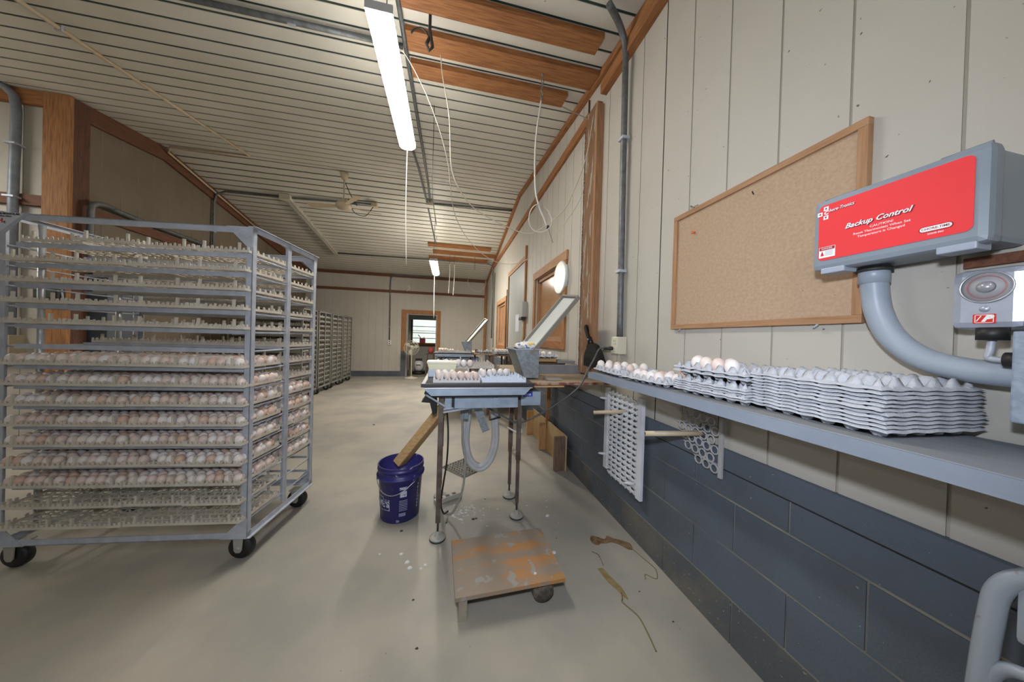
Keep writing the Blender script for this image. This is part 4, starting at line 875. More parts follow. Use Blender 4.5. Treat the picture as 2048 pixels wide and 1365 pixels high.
# folded metal chair, cut by the lower right corner
t = thing('folding_chair', 'chipped pale grey folded metal chair leaning below the shelf, bottom right corner', 'chair', (.95, .12, 0))
chip = mat('chipped_enamel', (.30, .34, .39), .4, .1, (.16, .09, .06), 22, .66, .72, .1, 40)
MB().tube(smoothcurve([(.0, .23, .02), (.0, .228, .40), (.0, .215, .66), (.0, .207, .78), (.0, .200, .835), (.0, .180, .872), (.0, .145, .892), (.0, .05, .90), (.0, -.10, .90), (.0, -.17, .875), (.0, -.20, .83), (.0, -.215, .66), (.0, -.23, .02)], 6), .0145, 12).build('back_frame', chip, t)
MB().tube(smoothcurve([(0, .212, .64), (0, .200, .695), (0, .170, .718), (0, .10, .722), (0, -.15, .722), (0, -.205, .65)], 5), .0105, 10).build('lower_rail', chip, t)
MB().bbox_((-.008, -.165, .765), (.010, .183, .878), .010).build('back_panel', chip, t)
MB().tube(smoothcurve([(.03, .19, .05), (.03, .19, .55), (.03, .18, .66), (.03, .15, .695), (.03, 0, .70), (.03, -.15, .695), (.03, -.19, .6), (.03, -.19, .05)], 5), .011, 10).build('rear_leg_frame', chip, t)
b = MB()
for q in range(6): b.bbox_((.045, -.165, .30 + q * .058), (.058, .165, .348 + q * .058), .006)
b.build('seat', chip, t)
for y_ in (.2, -.2): MB().tube([(0, y_ * 1.09, .38), (.05, y_, .36)], .006, 8).build('pivot', steel, t)
# ------------------------------------------------------------------ egg grading table and what stands on it
body_m = mat('grader_blue_grey', (.36, .43, .53), .42, .2, (.29, .35, .44), 18, .4, .65, speck=(.10, .09, .08), spscale=60, spthr=.73)
rim_m = mat('black_rim', (.030, .026, .030), .45); blue_l = mat('blue_sticker', (.03, .06, .42), .4); navy_l = mat('navy_plate', (.02, .025, .09), .45)
def ctag(t_): return t_
t = thing('grading_table', 'steel egg grading table on four adjustable legs, in the middle foreground', 'table', (.19, 2.05, 0))
ox, oy = .19, 2.05
def bx(name, x0, y0, z0, x1, y1, z1, m, r=.003, par=t): return MB().bbox_((x0 - ox, y0 - oy, z0), (x1 - ox, y1 - oy, z1), r).build(name, m, par)
bx('table_top', -.145, 1.745, .958, .525, 2.36, .980, rim_m)
bx('steel_lip', -.130, 1.738, .950, .512, 1.746, .957, steel2, .001)
b = MB(); b.prism([(-.128, 0), (.502, 0), (.462, -.040), (-.088, -.040)], (-ox, 1.742 - oy, .950), (1, 0, 0), (0, 0, 1), (0, 1, 0), .6); b.build('fascia_tray', body_m, t)
bx('under_rail', -.08, 1.80, .888, .46, 2.30, .910, dark)
bx('motor_housing', -.012, 1.86, .806, .452, 2.22, .888, body_m)
bx('name_strip', .155, 1.850, .882, .305, 1.859, .906, navy_l, .001)
bx('switch_cabinet', .500, 1.97, .792, .640, 2.24, .888, body_m)
stk = bx('warning_sticker', .512, 1.962, .856, .578, 1.969, .886, blue_l, .0005)
for q in range(2): MB().cbox((.545 - ox, 1.9612 - oy, .866 + q * .007), (.044, .001, .003)).build('sticker_line', ink_w, stk)
MB().cbox((.545 - ox, 1.9610 - oy, .888), (.006, .001, .004)).build('rivet', steel2, t)
b = MB(); b.box((.030 - ox, 1.852 - oy, .818), (.048 - ox, 1.858 - oy, .884)); b.bar((.039 - ox, 1.85 - oy, .84), (.045 - ox, 1.85 - oy, .815), .03, .006); b.build('black_latch', blackr, t)
for (a, c) in (((-.020, 1.85, .790), (.470, 1.99, .826)), ((-.020, 1.86, .806), (.47, 2.0, .838)), ((-.12, 1.80, .905), (-.015, 1.86, .825))): MB().bar(Vector(a) - Vector((ox, oy, 0)), Vector(c) - Vector((ox, oy, 0)), .022, .010).build('brace', steel, t)
foot_m = mat('pale_foot_pad', (.36, .35, .31), .6); foot_r = mat('green_black_rubber', (.02, .035, .035), .5)
for n_, (x, y, zt_) in enumerate(((-.033, 1.868, .90), (.500, 2.012, .90), (.502, 2.28, .90), (-.030, 2.36, .90))):
    lg_ = MB().bar((x - ox, y - oy, .40 if n_ else .105), (x - ox, y - oy, zt_), .030, .022).build('leg', darkrust, t)
    if n_: MB().bar((x - ox, y - oy, .100), (x - ox, y - oy, .41), .022, .018).build('inner_leg', MATS['worn_leg_metal'], lg_)
    MB().tube([(x - ox, y - oy, .02), (x - ox, y - oy, .13)], .0065, 8).build('screw_rod', dark, lg_)
    MB().lathe([(.0, .050), (.012, .048), (.015, .024), (.030, .0195), (.048, .016), (.050, .0105)][::-1], (x - ox, y - oy, 0), 24).build('foot_pad', foot_m, lg_)
    MB().lathe([(.049, .0), (.050, .004), (.049, .0105)], (x - ox, y - oy, 0), 24).build('rubber_ring', foot_r, lg_)
# black bag at the left end
b = MB(); b.prism([(0, 0), (.075, -.02), (.078, -.125), (.055, -.135), (.035, -.06), (-.015, -.055), (.012, -.02)], (-.135, 1.86, .905), (1, 0, 0), (0, 0, 1), (0, 1, 0), .10); tag(b.build('black_bag', mat('bag_plastic', (.012, .014, .016), .3)), 'black plastic bag hanging from the left end of the egg table', 'bag')
# hoses, flap, drop box and cables below
hose_m = mat('milky_hose', (.52, .53, .55), .35, 0, (.46, .46, .46), 10)
hp = lambda r: [(.175 - r * .2, 2.30, .86), (.165 - r, 2.30, .70), (.150 - r, 2.30, .52), (.155 - r, 2.30, .40), (.195 - r * .6, 2.30, .285 - r), (.265, 2.30, .235 - r), (.335 + r * .6, 2.30, .285 - r), (.380 + r, 2.30, .42), (.375 + r, 2.30, .60), (.350 + r, 2.30, .76), (.335 + r, 2.30, .86)]
th = thing('drain_hose', 'loop of wide milky white hose hanging below the egg table', 'hose', (0, 0, 0))
for r in (-.012, .012): MB().tube(smoothcurve(hp(r), 5), .0195, 12).build('tube', hose_m, th)
MB().bar((.335, 2.275, .615), (.415, 2.275, .635), .006, .012).build('black_strap', blackr, th)
tag(MB().bar((.195, 2.05, .80), (.275, 2.05, .60), .055, .012, 0, (0, 1, 0)).build('metal_flap', zinc), 'dangling galvanised strip under the middle of the egg table', 'metal strip')
tag(MB().bbox_((.095, 2.10, .672), (.155, 2.14, .80), .006).build('drop_box', mat('outlet_blue_grey', (.22, .27, .30), .5)), 'blue grey outlet box hanging on a cable under the table', 'box')
cord('drop_cable', [(.125, 2.10, .78), (.11, 2.08, .68), (.118, 2.08, .55), (.135, 2.06, .42), (.132, 2.04, .28), (.11, 2.03, .17), (.06, 2.05, .05), (.02, 2.08, .025)], .007, mat('pale_cable', (.30, .29, .26), .5), 'pale cable drooping from the outlet box to the power strip on the floor', 'cable')
t2 = thing('power_strip', 'dusty pale power strip lying on the floor behind the front leg', 'power strip', (.03, 2.30, 0), math.radians(28)); MB().bbox_((-.11, -.022, .002), (.11, .022, .038), .006).build('case', mat('dusty_ivory', (.42, .39, .33), .6), t2)
for q in range(3):
    MB().cbox((-.06 + q * .055, 0, .0385), (.028, .024, .002)).build('socket', dark, t2)
cord('black_cable', [(.00, 1.99, .80), (.015, 1.98, .62), (.012, 1.98, .44), (-.005, 1.98, .30), (-.02, 1.99, .16), (.00, 2.05, .05), (.03, 2.12, .02)], .006, blackr, 'dark cable hanging just right of the front left table leg', 'cable')
cord('white_cord', [(.50, 2.03, .66), (.52, 2.02, .60), (.50, 2.03, .585), (.44, 2.12, .60)], .006, white_cord, 'white cord knotted around the right front leg of the table', 'cord')
# trays and eggs on the table top
ZTT = .982
def ttray(x, y, z, rz, label, m=None, tilt=0):
    o = bpy.data.objects.new('setter_tray', m or TRAY); COL.objects.link(o); o.location = (x, y, z); o.rotation_euler = (tilt, 0, rz); return tag(o, label, 'egg tray', 'setter trays on the egg table')
TRAYW = tray_mesh('setter_tray_white', mat('bright_tray_plastic', (.72, .78, .90), .4))
TRAYC = tray_mesh('setter_tray_clear', mat('clear_tray_plastic', (.66, .64, .64), .3))
ta = ttray(-.080, 1.765, ZTT, .0, 'clear setter tray half full of pinkish eggs, front left on egg table', TRAYC)
tb = ttray(.205, 1.770, ZTT, .0, 'bright white setter tray, nearly empty, front right on egg table', TRAYW)
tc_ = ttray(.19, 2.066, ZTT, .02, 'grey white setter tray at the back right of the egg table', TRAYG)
td_ = ttray(-.09, 2.07, ZTT + .05, .03, 'setter tray with a few eggs at the back left of egg table', TRAY, .04)
def tray_egg(T, c, j, label, grp, k, dz=0):
    ex, ey = egg_xy(c, j); p = T.location + Matrix.Rotation(T.rotation_euler.z, 3, 'Z') @ Vector((ex, ey, 0)); return egg((p.x, p.y, p.z + .004 + dz), label, grp, k, random.uniform(-.2, .2), random.uniform(0, 6), .98)
g = 'eggs in the trays on the egg table'
n_ = 0
for j in (1, 2, 4):
    for c in range(6):
        if j == 4 and c > 3: continue
        n_ += 1; 
        if n_ <= 15: tray_egg(ta, c, j, 'pink egg, %s of fifteen in the front left tray on the table' % ORD[n_ - 1], g, random.choice((2, 2, 1, 0)))
for n_, (c, j) in enumerate(((0, 4), (1, 5), (0, 6), (3, 6), (2, 6), (4, 6))): tray_egg(tb, c, j, 'white egg, %s of six at the back of bright right table tray' % ORD[n_], g, 4)
for c, j in ((0, 0), (1, 0), (2, 0), (3, 0), (4, 0), (5, 0), (1, 1), (3, 1)):
    ex, ey = egg_xy(c, j); bag.put((td_.location.x + ex, td_.location.y + ey, td_.location.z + .035))
tag(MB().bbox_((-.125, 2.02, ZTT), (.045, 2.30, ZTT + .048), .004).build('scale_box', mat('pale_blue_enamel', (.52, .60, .70), .35)), 'pale blue metal box behind the eggs at the left of the egg table', 'box')
t3 = thing('plastic_tub', 'pale yellow lidded plastic tub standing on the blue box on the table', 'tub', (-.035, 2.055, ZTT + .0485))
tubm = mat('yellow_tub', (.72, .70, .50), .35); b = MB()
b.prism([(-.085, 0), (.085, 0), (.095, .038), (-.095, .038)], (0, -.03, 0), (1, 0, 0), (0, 0, 1), (0, 1, 0), .10); b.build('tub_body', tubm, t3)
MB().bbox_((-.100, -.038, .038), (.100, .078, .056), .006).build('tub_lid', mat('tub_lid_white', (.80, .78, .62), .35), t3); td_.location = (.055, 2.10, ZTT + .049)
# wooden chute into the bucket
GT = t
t4 = thing('wooden_chute', 'raw wooden trough sloping from under the table into blue bucket', 'chute', (0, 0, 0))
A, B_ = Vector((.035, 2.06, .80)), Vector((-.285, 2.12, .372))
MB().bar(A, B_, .085, .014, 0, (0, .2, 1)).build('bottom_board', raw, t4)
dn = (B_ - A).normalized(); sd = dn.cross(Vector((0, .2, 1))).normalized(); upv = sd.cross(dn)
for s_ in (1, -1): MB().bar(A + sd * s_ * .045 + upv * .022, B_ - dn * (.06 if s_ > 0 else 0) + sd * s_ * .045 + upv * .022, .012, .055, 0, upv).build('side_board', raw, t4)
# blue bucket
bk = thing('bucket', 'dark blue scuffed plastic bucket standing left of the egg table', 'bucket', (-.300, 2.185, 0))
bkm = mat('bucket_blue', (.030, .028, .165), .38, 0, (.022, .020, .11), 5, .4, .65, detail=6, speck=(.32, .34, .44), spscale=26, spthr=.70)
def rad(z): return .128 + .020 * z / .37
MB().lathe([(.0, .0), (.122, .0), (.128, .006), (.1435, .285), (.156, .288), (.158, .300), (.146, .303), (.1465, .338), (.153, .340), (.153, .350), (.147, .353), (.148, .366), (.152, .370), (.146, .371), (.1435, .366), (.126, .012), (.0, .010)], (0, 0, 0), 48).build('tub', bkm, bk)
an = lambda d, z, r=0: Vector(((rad(z) + r) * math.cos(math.radians(d)), (rad(z) + r) * math.sin(math.radians(d)), z))
pts = [an(-45 - 3, .275, .016)]
for q in range(1, 12):
    f = q / 12; d = -48 - f * 120; pts.append(an(d, .275 - .075 * math.sin(math.pi * f) , .010))
pts.append(an(-168, .275, .012)); MB().tube(smoothcurve(pts, 3), .0026, 6).build('wire_handle', steel2, bk)
for d in (-48, -168): MB().lathe([(0, .012), (.012, .010), (.014, 0)], an(d, .278, .002), 12, 0, Matrix.Rotation(math.radians(d), 3, 'Z') @ Matrix.Rotation(math.radians(90), 3, 'Y')).build('handle_ear', bkm, bk)
def wrap(o, d0, z0):                                              # lay a flat decal round the bucket wall
    for v in o.data.vertices:
        x, y, z = v.co; zz = z0 + z; r = rad(zz) + .0012 - y; a = math.radians(d0) + x / rad(zz); v.co = (r * math.cos(a), r * math.sin(a), zz)
    return o
def strips(name, quads, m, par, d0, z0):
    b = MB()
    for x0, z0_, x1, z1_ in quads:
        n = max(1, int((x1 - x0) / .008))
        for q in range(n):
            a, c = x0 + (x1 - x0) * q / n, x0 + (x1 - x0) * (q + 1) / n; b.add([(a, 0, z0_), (c, 0, z0_), (c, 0, z1_), (a, 0, z1_)], [(0, 1, 2, 3)])
    return wrap(b.build(name, m, par), d0, z0)
paint_w = mat('worn_white_print', (.50, .52, .60), .5, 0, (.16, .16, .30), 60, .5, .62)
wrap(text('store_word', "LOWE'S", .056, paint_w, bk, (0, 0, 0), (1, 0, 0), (0, 0, 1), 'CENTER', 0, .95, .0018), -152, .130)
strips('house_outline', [(-.095, .030, -.091, -.036), (.091, -.036, .095, .030), (-.095, -.040, .095, -.036), (-.095, .030, -.05, .034), (.05, .030, .095, .034), (-.05, .030, -.046, .048), (.046, .030, .05, .048), (-.05, .046, .05, .050)], paint_w, bk, -152, .130)
strips('warning_panel', [(-.026, .065, .026, .083), (-.022, .015, .020, .056)], paint_w, bk, -74, .165)
strips('print_block', [(-.026, -.012 - q * .011, .026, -.006 - q * .011) for q in range(7)] + [(-.026, -.115, .016, -.092)], mat('faded_print', (.20, .21, .34), .5), bk, -74, .165)
strips('panel_heading', [(-.020, .079, .022, .0805), (-.020, .073, .022, .0745), (-.020, .068, .022, .0695)], bkm, bk, -74, .1655)
strips('side_print', [(-.004, -.09 + q * .022, .004, -.075 + q * .022) for q in range(8)], paint_w, bk, -30, .165)
# low plywood step
ply = mat('worn_plywood', (.27, .215, .165), .75, 0, (.40, .20, .075), 2.2, .50, .60, .12, 30, (1.6, 7, 1), detail=9, speck=(.30, .28, .25), spscale=14, spthr=.60)
nt_ = ply.node_tree
t5 = thing('plywood_step', 'low worn plywood step platform on the floor in front of egg table', 'step', (.31, 1.49, 0))
MB().prism([(-.252, -.202), (.266, -.181), (.259, .201), (-.263, .174)], (0, 0, .100), (1, 0, 0), (0, 1, 0), (0, 0, 1), .018).build('top_board', ply, t5)
MB().bbox_((-.235, -.190, .0), (-.197, .165, .0995), .002).build('side_rail', mat('pale_rail', (.33, .29, .22), .8, 0, (.26, .22, .17), 20), t5)
R = Matrix.Rotation(math.radians(-90), 3, 'X'); b = MB(); b.lathe([(.0, 0), (.050, .0), (.052, .02), (.050, .30), (.0, .301)], (.165, -.165, .050), 18, 0, R); b.build('log_foot', mat('grey_log', (.14, .12, .095), .85, 0, (.07, .058, .045), 30, .4, .6, .4, 40), t5)
# plywood platform standing on its side against the wall
t6 = thing('leaning_platform', 'plywood platform with three timber feet standing on edge by the block wall', 'platform', (1.10, 3.2, 0))
MB().bbox_((.020, -.56, .0), (.034, .57, .335), .002).build('plywood_sheet', mat('new_plywood', (.48, .33, .17), .7, 0, (.43, .28, .13), 6, .4, .6, .05, 20, (6, 1, 1)), t6)
for y_, m_ in ((-.555, old_w), (-.01, rawz), (.52, rawz)): MB().bbox_((-.085 if y_ < -.5 else -.065, y_, .002), (.0195, y_ + .038, .325 if y_ < -.5 else .31), .002).build('timber_foot', m_, t6)
# perforated grey mat on the floor
t7 = thing('perforated_tray', 'grey perforated plastic tray lying on the floor behind the table', 'tray', (.19, 2.86, 0), math.radians(38))
b = MB(); n = 9; L = .15
for q in range(n + 1):
    c = -L + 2 * L * q / n; b.box((c - .005, -L, .004), (c + .005, L, .010)); b.box((-L, c - .005, .004), (L, c + .005, .010))
b.box((-L, -L, 0), (L, -L + .004, .010)); b.box((-L, L - .004, 0), (L, L, .010)); b.box((-L, -L, 0), (-L + .004, L, .010)); b.box((L - .004, -L, 0), (L, L, .010))
b.build('grid', mat('mat_grey', (.24, .225, .19), .7), t7)
# hopper, sloping trough, bag
t8 = thing('hopper', 'galvanised tapered hopper bin beside the egg trays', 'hopper', (0, 0, 0))
b = MB(); v = [(.478, 2.10, 1.172), (.660, 2.10, 1.176), (.660, 2.10, .965), (.555, 2.10, .965), (.478, 2.40, 1.172), (.660, 2.40, 1.176), (.660, 2.40, .965), (.555, 2.40, .965)]
b.add(v, [(0, 3, 2, 1), (0, 4, 7, 3), (1, 2, 6, 5), (4, 5, 6, 7), (3, 7, 6, 2)]); vi = [(x + (.006 if i % 4 in (0, 3) else -.006), y + (.006 if i < 4 else -.006), z + (.001 if i % 4 < 2 else .006)) for i, (x, y, z) in enumerate(v)]
b.add(vi, [(0, 1, 2, 3), (0, 3, 7, 4), (1, 5, 6, 2), (4, 7, 6, 5), (3, 2, 6, 7)]); b.build('bin', zinc, t8)
b = MB(); b.bar((.470, 2.10, 1.174), (.668, 2.10, 1.178), .008, .006); b.bar((.470, 2.40, 1.174), (.668, 2.40, 1.178), .008, .006); b.bar((.474, 2.10, 1.174), (.474, 2.40, 1.174), .008, .006); b.build('rolled_edge', steel, t8)
t9 = thing('sloping_trough', 'narrow framed metal trough leaning up to the right from hopper', 'trough', (0, 0, 0))
A, B_ = Vector((.590, 2.22, 1.150)), Vector((.945, 2.20, 1.590)); dn = (B_ - A).normalized(); wv = Vector((.16, -.96, -.12)); wv = (wv - dn * wv.dot(dn)).normalized(); nn_ = dn.cross(wv).normalized()
if nn_.z < 0: nn_ = -nn_
hw = .115
MB().bar(A, B_, hw * 2, .006, 0, nn_).build('white_sheet', mat('pale_sheet', (.58, .60, .58), .35), t9)
for s_ in (-1, 1): MB().bar(A + wv * s_ * hw + nn_ * .010, B_ + wv * s_ * hw + nn_ * .010, .014, .030, 0, nn_).build('side_frame', mat('frame_grey_brown', (.24, .22, .19), .5) if s_ < 0 else MATS['frame_grey_brown'], t9)
MB().bar(B_ - wv * hw + nn_ * .010, B_ + wv * hw + nn_ * .010, .016, .030, 0, nn_).build('end_frame', MATS['frame_grey_brown'], t9)
cm = bpy.data.materials.new('printed_cloth'); cm.use_nodes = True; nt = cm.node_tree; pb = nt.nodes['Principled BSDF']
tcn = nt.nodes.new('ShaderNodeTexCoord'); vo = nt.nodes.new('ShaderNodeTexNoise'); vo.inputs['Scale'].default_value = 22; nt.links.new(tcn.outputs['Object'], vo.inputs['Vector'])
cr = nt.nodes.new('ShaderNodeValToRGB'); cr.color_ramp.interpolation = 'CONSTANT'; E_ = cr.color_ramp.elements
E_[0].position = 0; E_[0].color = (.05, .16, .45, 1); E_[1].position = .38; E_[1].color = (.80, .78, .76, 1)
for p_, c_c in ((.56, (.80, .60, .10, 1)), (.64, (.75, .74, .70, 1))): e_ = E_.new(p_); e_.color = c_c
nt.links.new(vo.outputs['Fac'], cr.inputs[0]); nt.links.new(cr.outputs[0], pb.inputs['Base Color'])
bm = bmesh.new(); bmesh.ops.create_icosphere(bm, subdivisions=4, radius=1)
from mathutils import noise
for v in bm.verts:
    d = 1 + .22 * noise.noise(v.co * 2.1) + .10 * noise.noise(v.co * 5); v.co = Vector((v.co.x * .085 * d, v.co.y * .07 * d, max(v.co.z, -.55) * .036 * d))
me = bpy.data.meshes.new('crumpled_bag'); bm.to_mesh(me); bm.free(); me.materials.append(cm); me.polygons.foreach_set('use_smooth', [True] * len(me.polygons))
o = bpy.data.objects.new('crumpled_bag', me); COL.objects.link(o); o.location = (.585, 2.20, 1.196); tag(o, 'crumpled white bag with yellow and blue print on the hopper rim', 'bag')
# bench behind and right of the table
bench_m = mat('dusty_bench_ply', (.42, .33, .23), .75, 0, (.36, .27, .18), 12, .4, .65, .1, 60); rededge = mat('red_board_edge', (.22, .055, .05), .7, 0, (.42, .28, .20), 26, .45, .6)
tA = thing('work_bench', 'dusty plywood bench top with red edge between egg table and wall', 'bench', (0, 0, 0))
MB().box((.535, 1.955, .938), (XR - .024, 3.30, .952)).build('bench_top', bench_m, tA); MB().box((.535, 1.950, .936), (XR - .024, 1.955, .953)).build('red_edge', rededge, tA)
MB().box((.53, 1.94, .922), (.80, 2.2, .932)).build('lower_strip', raw, tA)
for x, y in ((.70, 3.2), (1.13, 3.2)): MB().bbox_((x - .02, y - .02, 0), (x + .02, y + .02, .922 if y < 3 else .938), .002).build('leg', WZ, tA)
tag(MB().bbox_((.655, 2.46, .953), (XR - .025, 2.50, 1.030), .002).build('grey_board', mat('grey_board_paint', (.235, .235, .25), .6, 0, (.20, .20, .215), 10)), 'long grey painted board standing on edge across the bench', 'board')
tag(MB().bbox_((.705, 2.02, .9525), (.815, 2.13, .972), .006).build('grey_pad', mat('pad_grey', (.30, .27, .23), .8)), 'small flat grey brown pad on the bench in front of the grey board', 'pad')
tag(MB().bbox_((.72, 2.62, .953), (1.05, 2.78, 1.015), .003).build('support_block', old_w), 'dark wood block under the two planks behind the grey board', 'block')
tag(MB().bbox_((.72, 2.60, 1.046), (.985, 2.86, 1.078), .003).build('tan_plank', raw), 'short tan plank carrying the egg flat by the window', 'plank')
tag(MB().bbox_((.995, 2.58, 1.035), (1.165, 2.74, 1.062), .003).build('grey_plank', mat('grey_plank_wood', (.25, .25, .24), .7)), 'short grey plank with a dark end, right of the tan plank', 'plank')
tag(MB().bbox_((.74, 2.66, 1.0155), (1.10, 2.80, 1.0345), .003).build('spacer_board', old_w), 'thin dark spacer board between the stacked planks on the bench', 'board')
fw = flat(.875, 2.74, 1.100, .03, 'grey pulp egg flat with a few pale eggs below the near window', 'flat by the near window')
g = 'eggs by the near window'
for n_, (i, j, k) in enumerate(((1, 0, 1), (2, 0, 0), (2, 1, 4), (3, 0, 0), (1, 2, 1))): flat_egg(fw, i, j, 'pale egg, %s of five in the flat by the near window' % ORD[n_], g, k, .004)
bm = bmesh.new(); bmesh.ops.create_icosphere(bm, subdivisions=3, radius=1)
for v in bm.verts: d = 1 + .35 * noise.noise(v.co * 2.7 + Vector((3, 1, 0))); v.co = Vector((v.co.x * .115 * d, v.co.y * .030 * d, max(v.co.z, -.7) * .030 * d))
me = bpy.data.meshes.new('grey_rag'); bm.to_mesh(me); bm.free(); me.materials.append(mat('rag_grey', (.42, .42, .43), .9)); me.polygons.foreach_set('use_smooth', [True] * len(me.polygons))
o = bpy.data.objects.new('grey_rag', me); COL.objects.link(o); o.location = (1.00, 2.545, .976); tag(o, 'crumpled grey rag lying behind the grey board on the bench', 'rag')
# ------------------------------------------------------------------ marks and litter on the floor
wet = mat('dried_brown_spill', (.13, .075, .035), .22, 0, (.24, .16, .09), 22, .4, .6); wet2 = mat('yellow_spill', (.22, .16, .06), .25, 0, (.27, .21, .10), 25, .4, .6); brn = mat('thin_spill', (.17, .13, .06), .4)
def blob(name, pts, m, label, z=.0012):
    P = smoothcurve(list([(x, y, 0) for x, y in pts]) + [(pts[0][0], pts[0][1], 0)], 5)[:-1]
    b = MB(); n = len(P); vs = [(p.x, p.y, z) for p in P] + [(p.x * 1.0, p.y, 0) for p in P]; b.add(vs, [tuple(range(n))] + [(i, n + i, n + (i + 1) % n, (i + 1) % n) for i in range(n)]); return tag(b.build(name, m), label, 'spill')
blob('brown_spill', [(.905, 1.70), (.93, 1.735), (.965, 1.715), (1.0, 1.69), (1.03, 1.715), (1.06, 1.685), (1.10, 1.66), (1.135, 1.625), (1.12, 1.575), (1.09, 1.585), (1.06, 1.63), (1.02, 1.655), (.985, 1.65), (.955, 1.655), (.93, 1.645), (.905, 1.665)], wet, 'dark brown dried spill on the floor nearest the block wall')
blob('yellow_spill', [(.835, 1.475), (.865, 1.47), (.872, 1.43), (.885, 1.38), (.895, 1.33), (.888, 1.27), (.872, 1.29), (.862, 1.33), (.845, 1.38), (.838, 1.43)], wet2, 'yellowish elongated spill on the floor right of the plywood step')
cord('thin_spill', [(.865, 1.60, .001), (.89, 1.57, .001), (.885, 1.53, .001), (.878, 1.49, .001)], .003, wet, 'thin dark trickle above the yellowish spill', 'spill')
cord('thin_spill', [(.875, 1.31, .001), (.862, 1.28, .001), (.850, 1.26, .001), (.870, 1.21, .001), (.880, 1.17, .001), (.870, 1.10, .001), (.855, 1.03, .001)], .0035, brn, 'long thin trickle running from the yellowish spill toward the camera', 'spill')
cord('thin_spill', [(1.12, 1.58, .001), (1.13, 1.53, .001), (1.145, 1.46, .001), (1.15, 1.41, .001), (1.12, 1.36, .001), (1.10, 1.36, .001), (1.07, 1.39, .001), (1.05, 1.36, .001)], .0022, brn, 'curling thin trickle beside the block wall below brown spill', 'spill')
shell = mat('shell_white', (.66, .66, .64), .6); straw = mat('straw', (.42, .34, .20), .8); drk = mat('dropping_dark', (.05, .035, .025), .7)
def chip_obj(x, y, s, m, name, label, cat, grp):
    b = MB(); n = 6; a0 = random.uniform(0, 6); P = [(s * random.uniform(.5, 1) * math.cos(a0 + 6.28 * q / n), s * .7 * random.uniform(.5, 1) * math.sin(a0 + 6.28 * q / n)) for q in range(n)]
    b.add([(px, py, 0) for px, py in P] + [(px * .7, py * .7, s * .35) for px, py in P] + [(0, 0, s * .45)], [(i, (i + 1) % n, n + (i + 1) % n, n + i) for i in range(n)] + [(n + i, n + (i + 1) % n, 2 * n) for i in range(n)])
    return tag(b.build(name, m, None, (x, y, .0)), label, cat, grp)
random.seed(11)
def litter(n, f, lab, nm):
    b = MB()
    for q in range(n):
        x, y, s_ = f(); k = 5; a0 = random.uniform(0, 6); P = [(x + s_ * random.uniform(.5, 1) * math.cos(a0 + 6.28 * w / k), y + s_ * .7 * random.uniform(.5, 1) * math.sin(a0 + 6.28 * w / k)) for w in range(k)]
        b.add([(px, py, .0004) for px, py in P] + [(x, y, s_ * .4)], [(w, (w + 1) % k, k) for w in range(k)] + [tuple(range(k))[::-1]])
    o = tag(b.build(nm, shell), lab, 'shell litter'); o['kind'] = 'stuff'
litter(60, lambda: (random.gauss(.13, .07), random.gauss(2.13, .055), random.uniform(.004, .016)), 'broken white shell litter heaped on the floor under the egg table', 'shell_litter')
litter(26, lambda: (random.uniform(.2, .8), random.uniform(1.9, 2.35), random.uniform(.003, .012)), 'thin scatter of shell bits on the floor right of table legs', 'shell_scatter')
for x, y, s in ((-.23, 1.77, .016), (-.19, 1.70, .020), (-.17, 1.655, .018), (-.11, 1.64, .012), (-.09, 1.66, .015), (-.35, 1.79, .009), (-.70, 1.14, .022), (.64, 1.63, .022), (.72, 1.98, .022), (.44, 1.36, .012)):
    o = chip_obj(x, y, s, shell, 'feather', 'small white scrap on the open floor, ' + ('between bucket and step' if x < -.05 and y > 1.5 else 'far left foreground' if x < 0 else 'right of the step'), 'scrap', 'white scraps ' + ('left' if x < 0 else 'right'))
    if (x, y) == (.44, 1.36): o.location.z = .118; o['label'] = 'tiny white scrap lying on top of the plywood step'; o['group'] = 'scrap on the step'; o['category'] = 'scrap'
for x, y, s in ((-.26, 1.98, .016), (.02, 2.02, .012), (.20, 2.03, .017), (.22, 2.035, .012), (-.13, 1.45, .010), (.31, 2.27, .008), (-.09, 1.22, .009), (.20, 2.15, .007), (1.02, 1.13, .007), (.97, 1.30, .006), (-.98, 4.4, .02), (.70, 1.75, .006)):
    chip_obj(x, y, s, drk, 'dark_crumb', 'small dark crumb, ' + ('left of the egg table' if x < -.05 else 'under the egg table' if y > 1.8 and x < .6 else 'right of the step near the block wall'), 'crumb', 'dark crumbs ' + ('left' if x < -.05 else 'under' if y > 1.8 and x < .6 else 'right'))
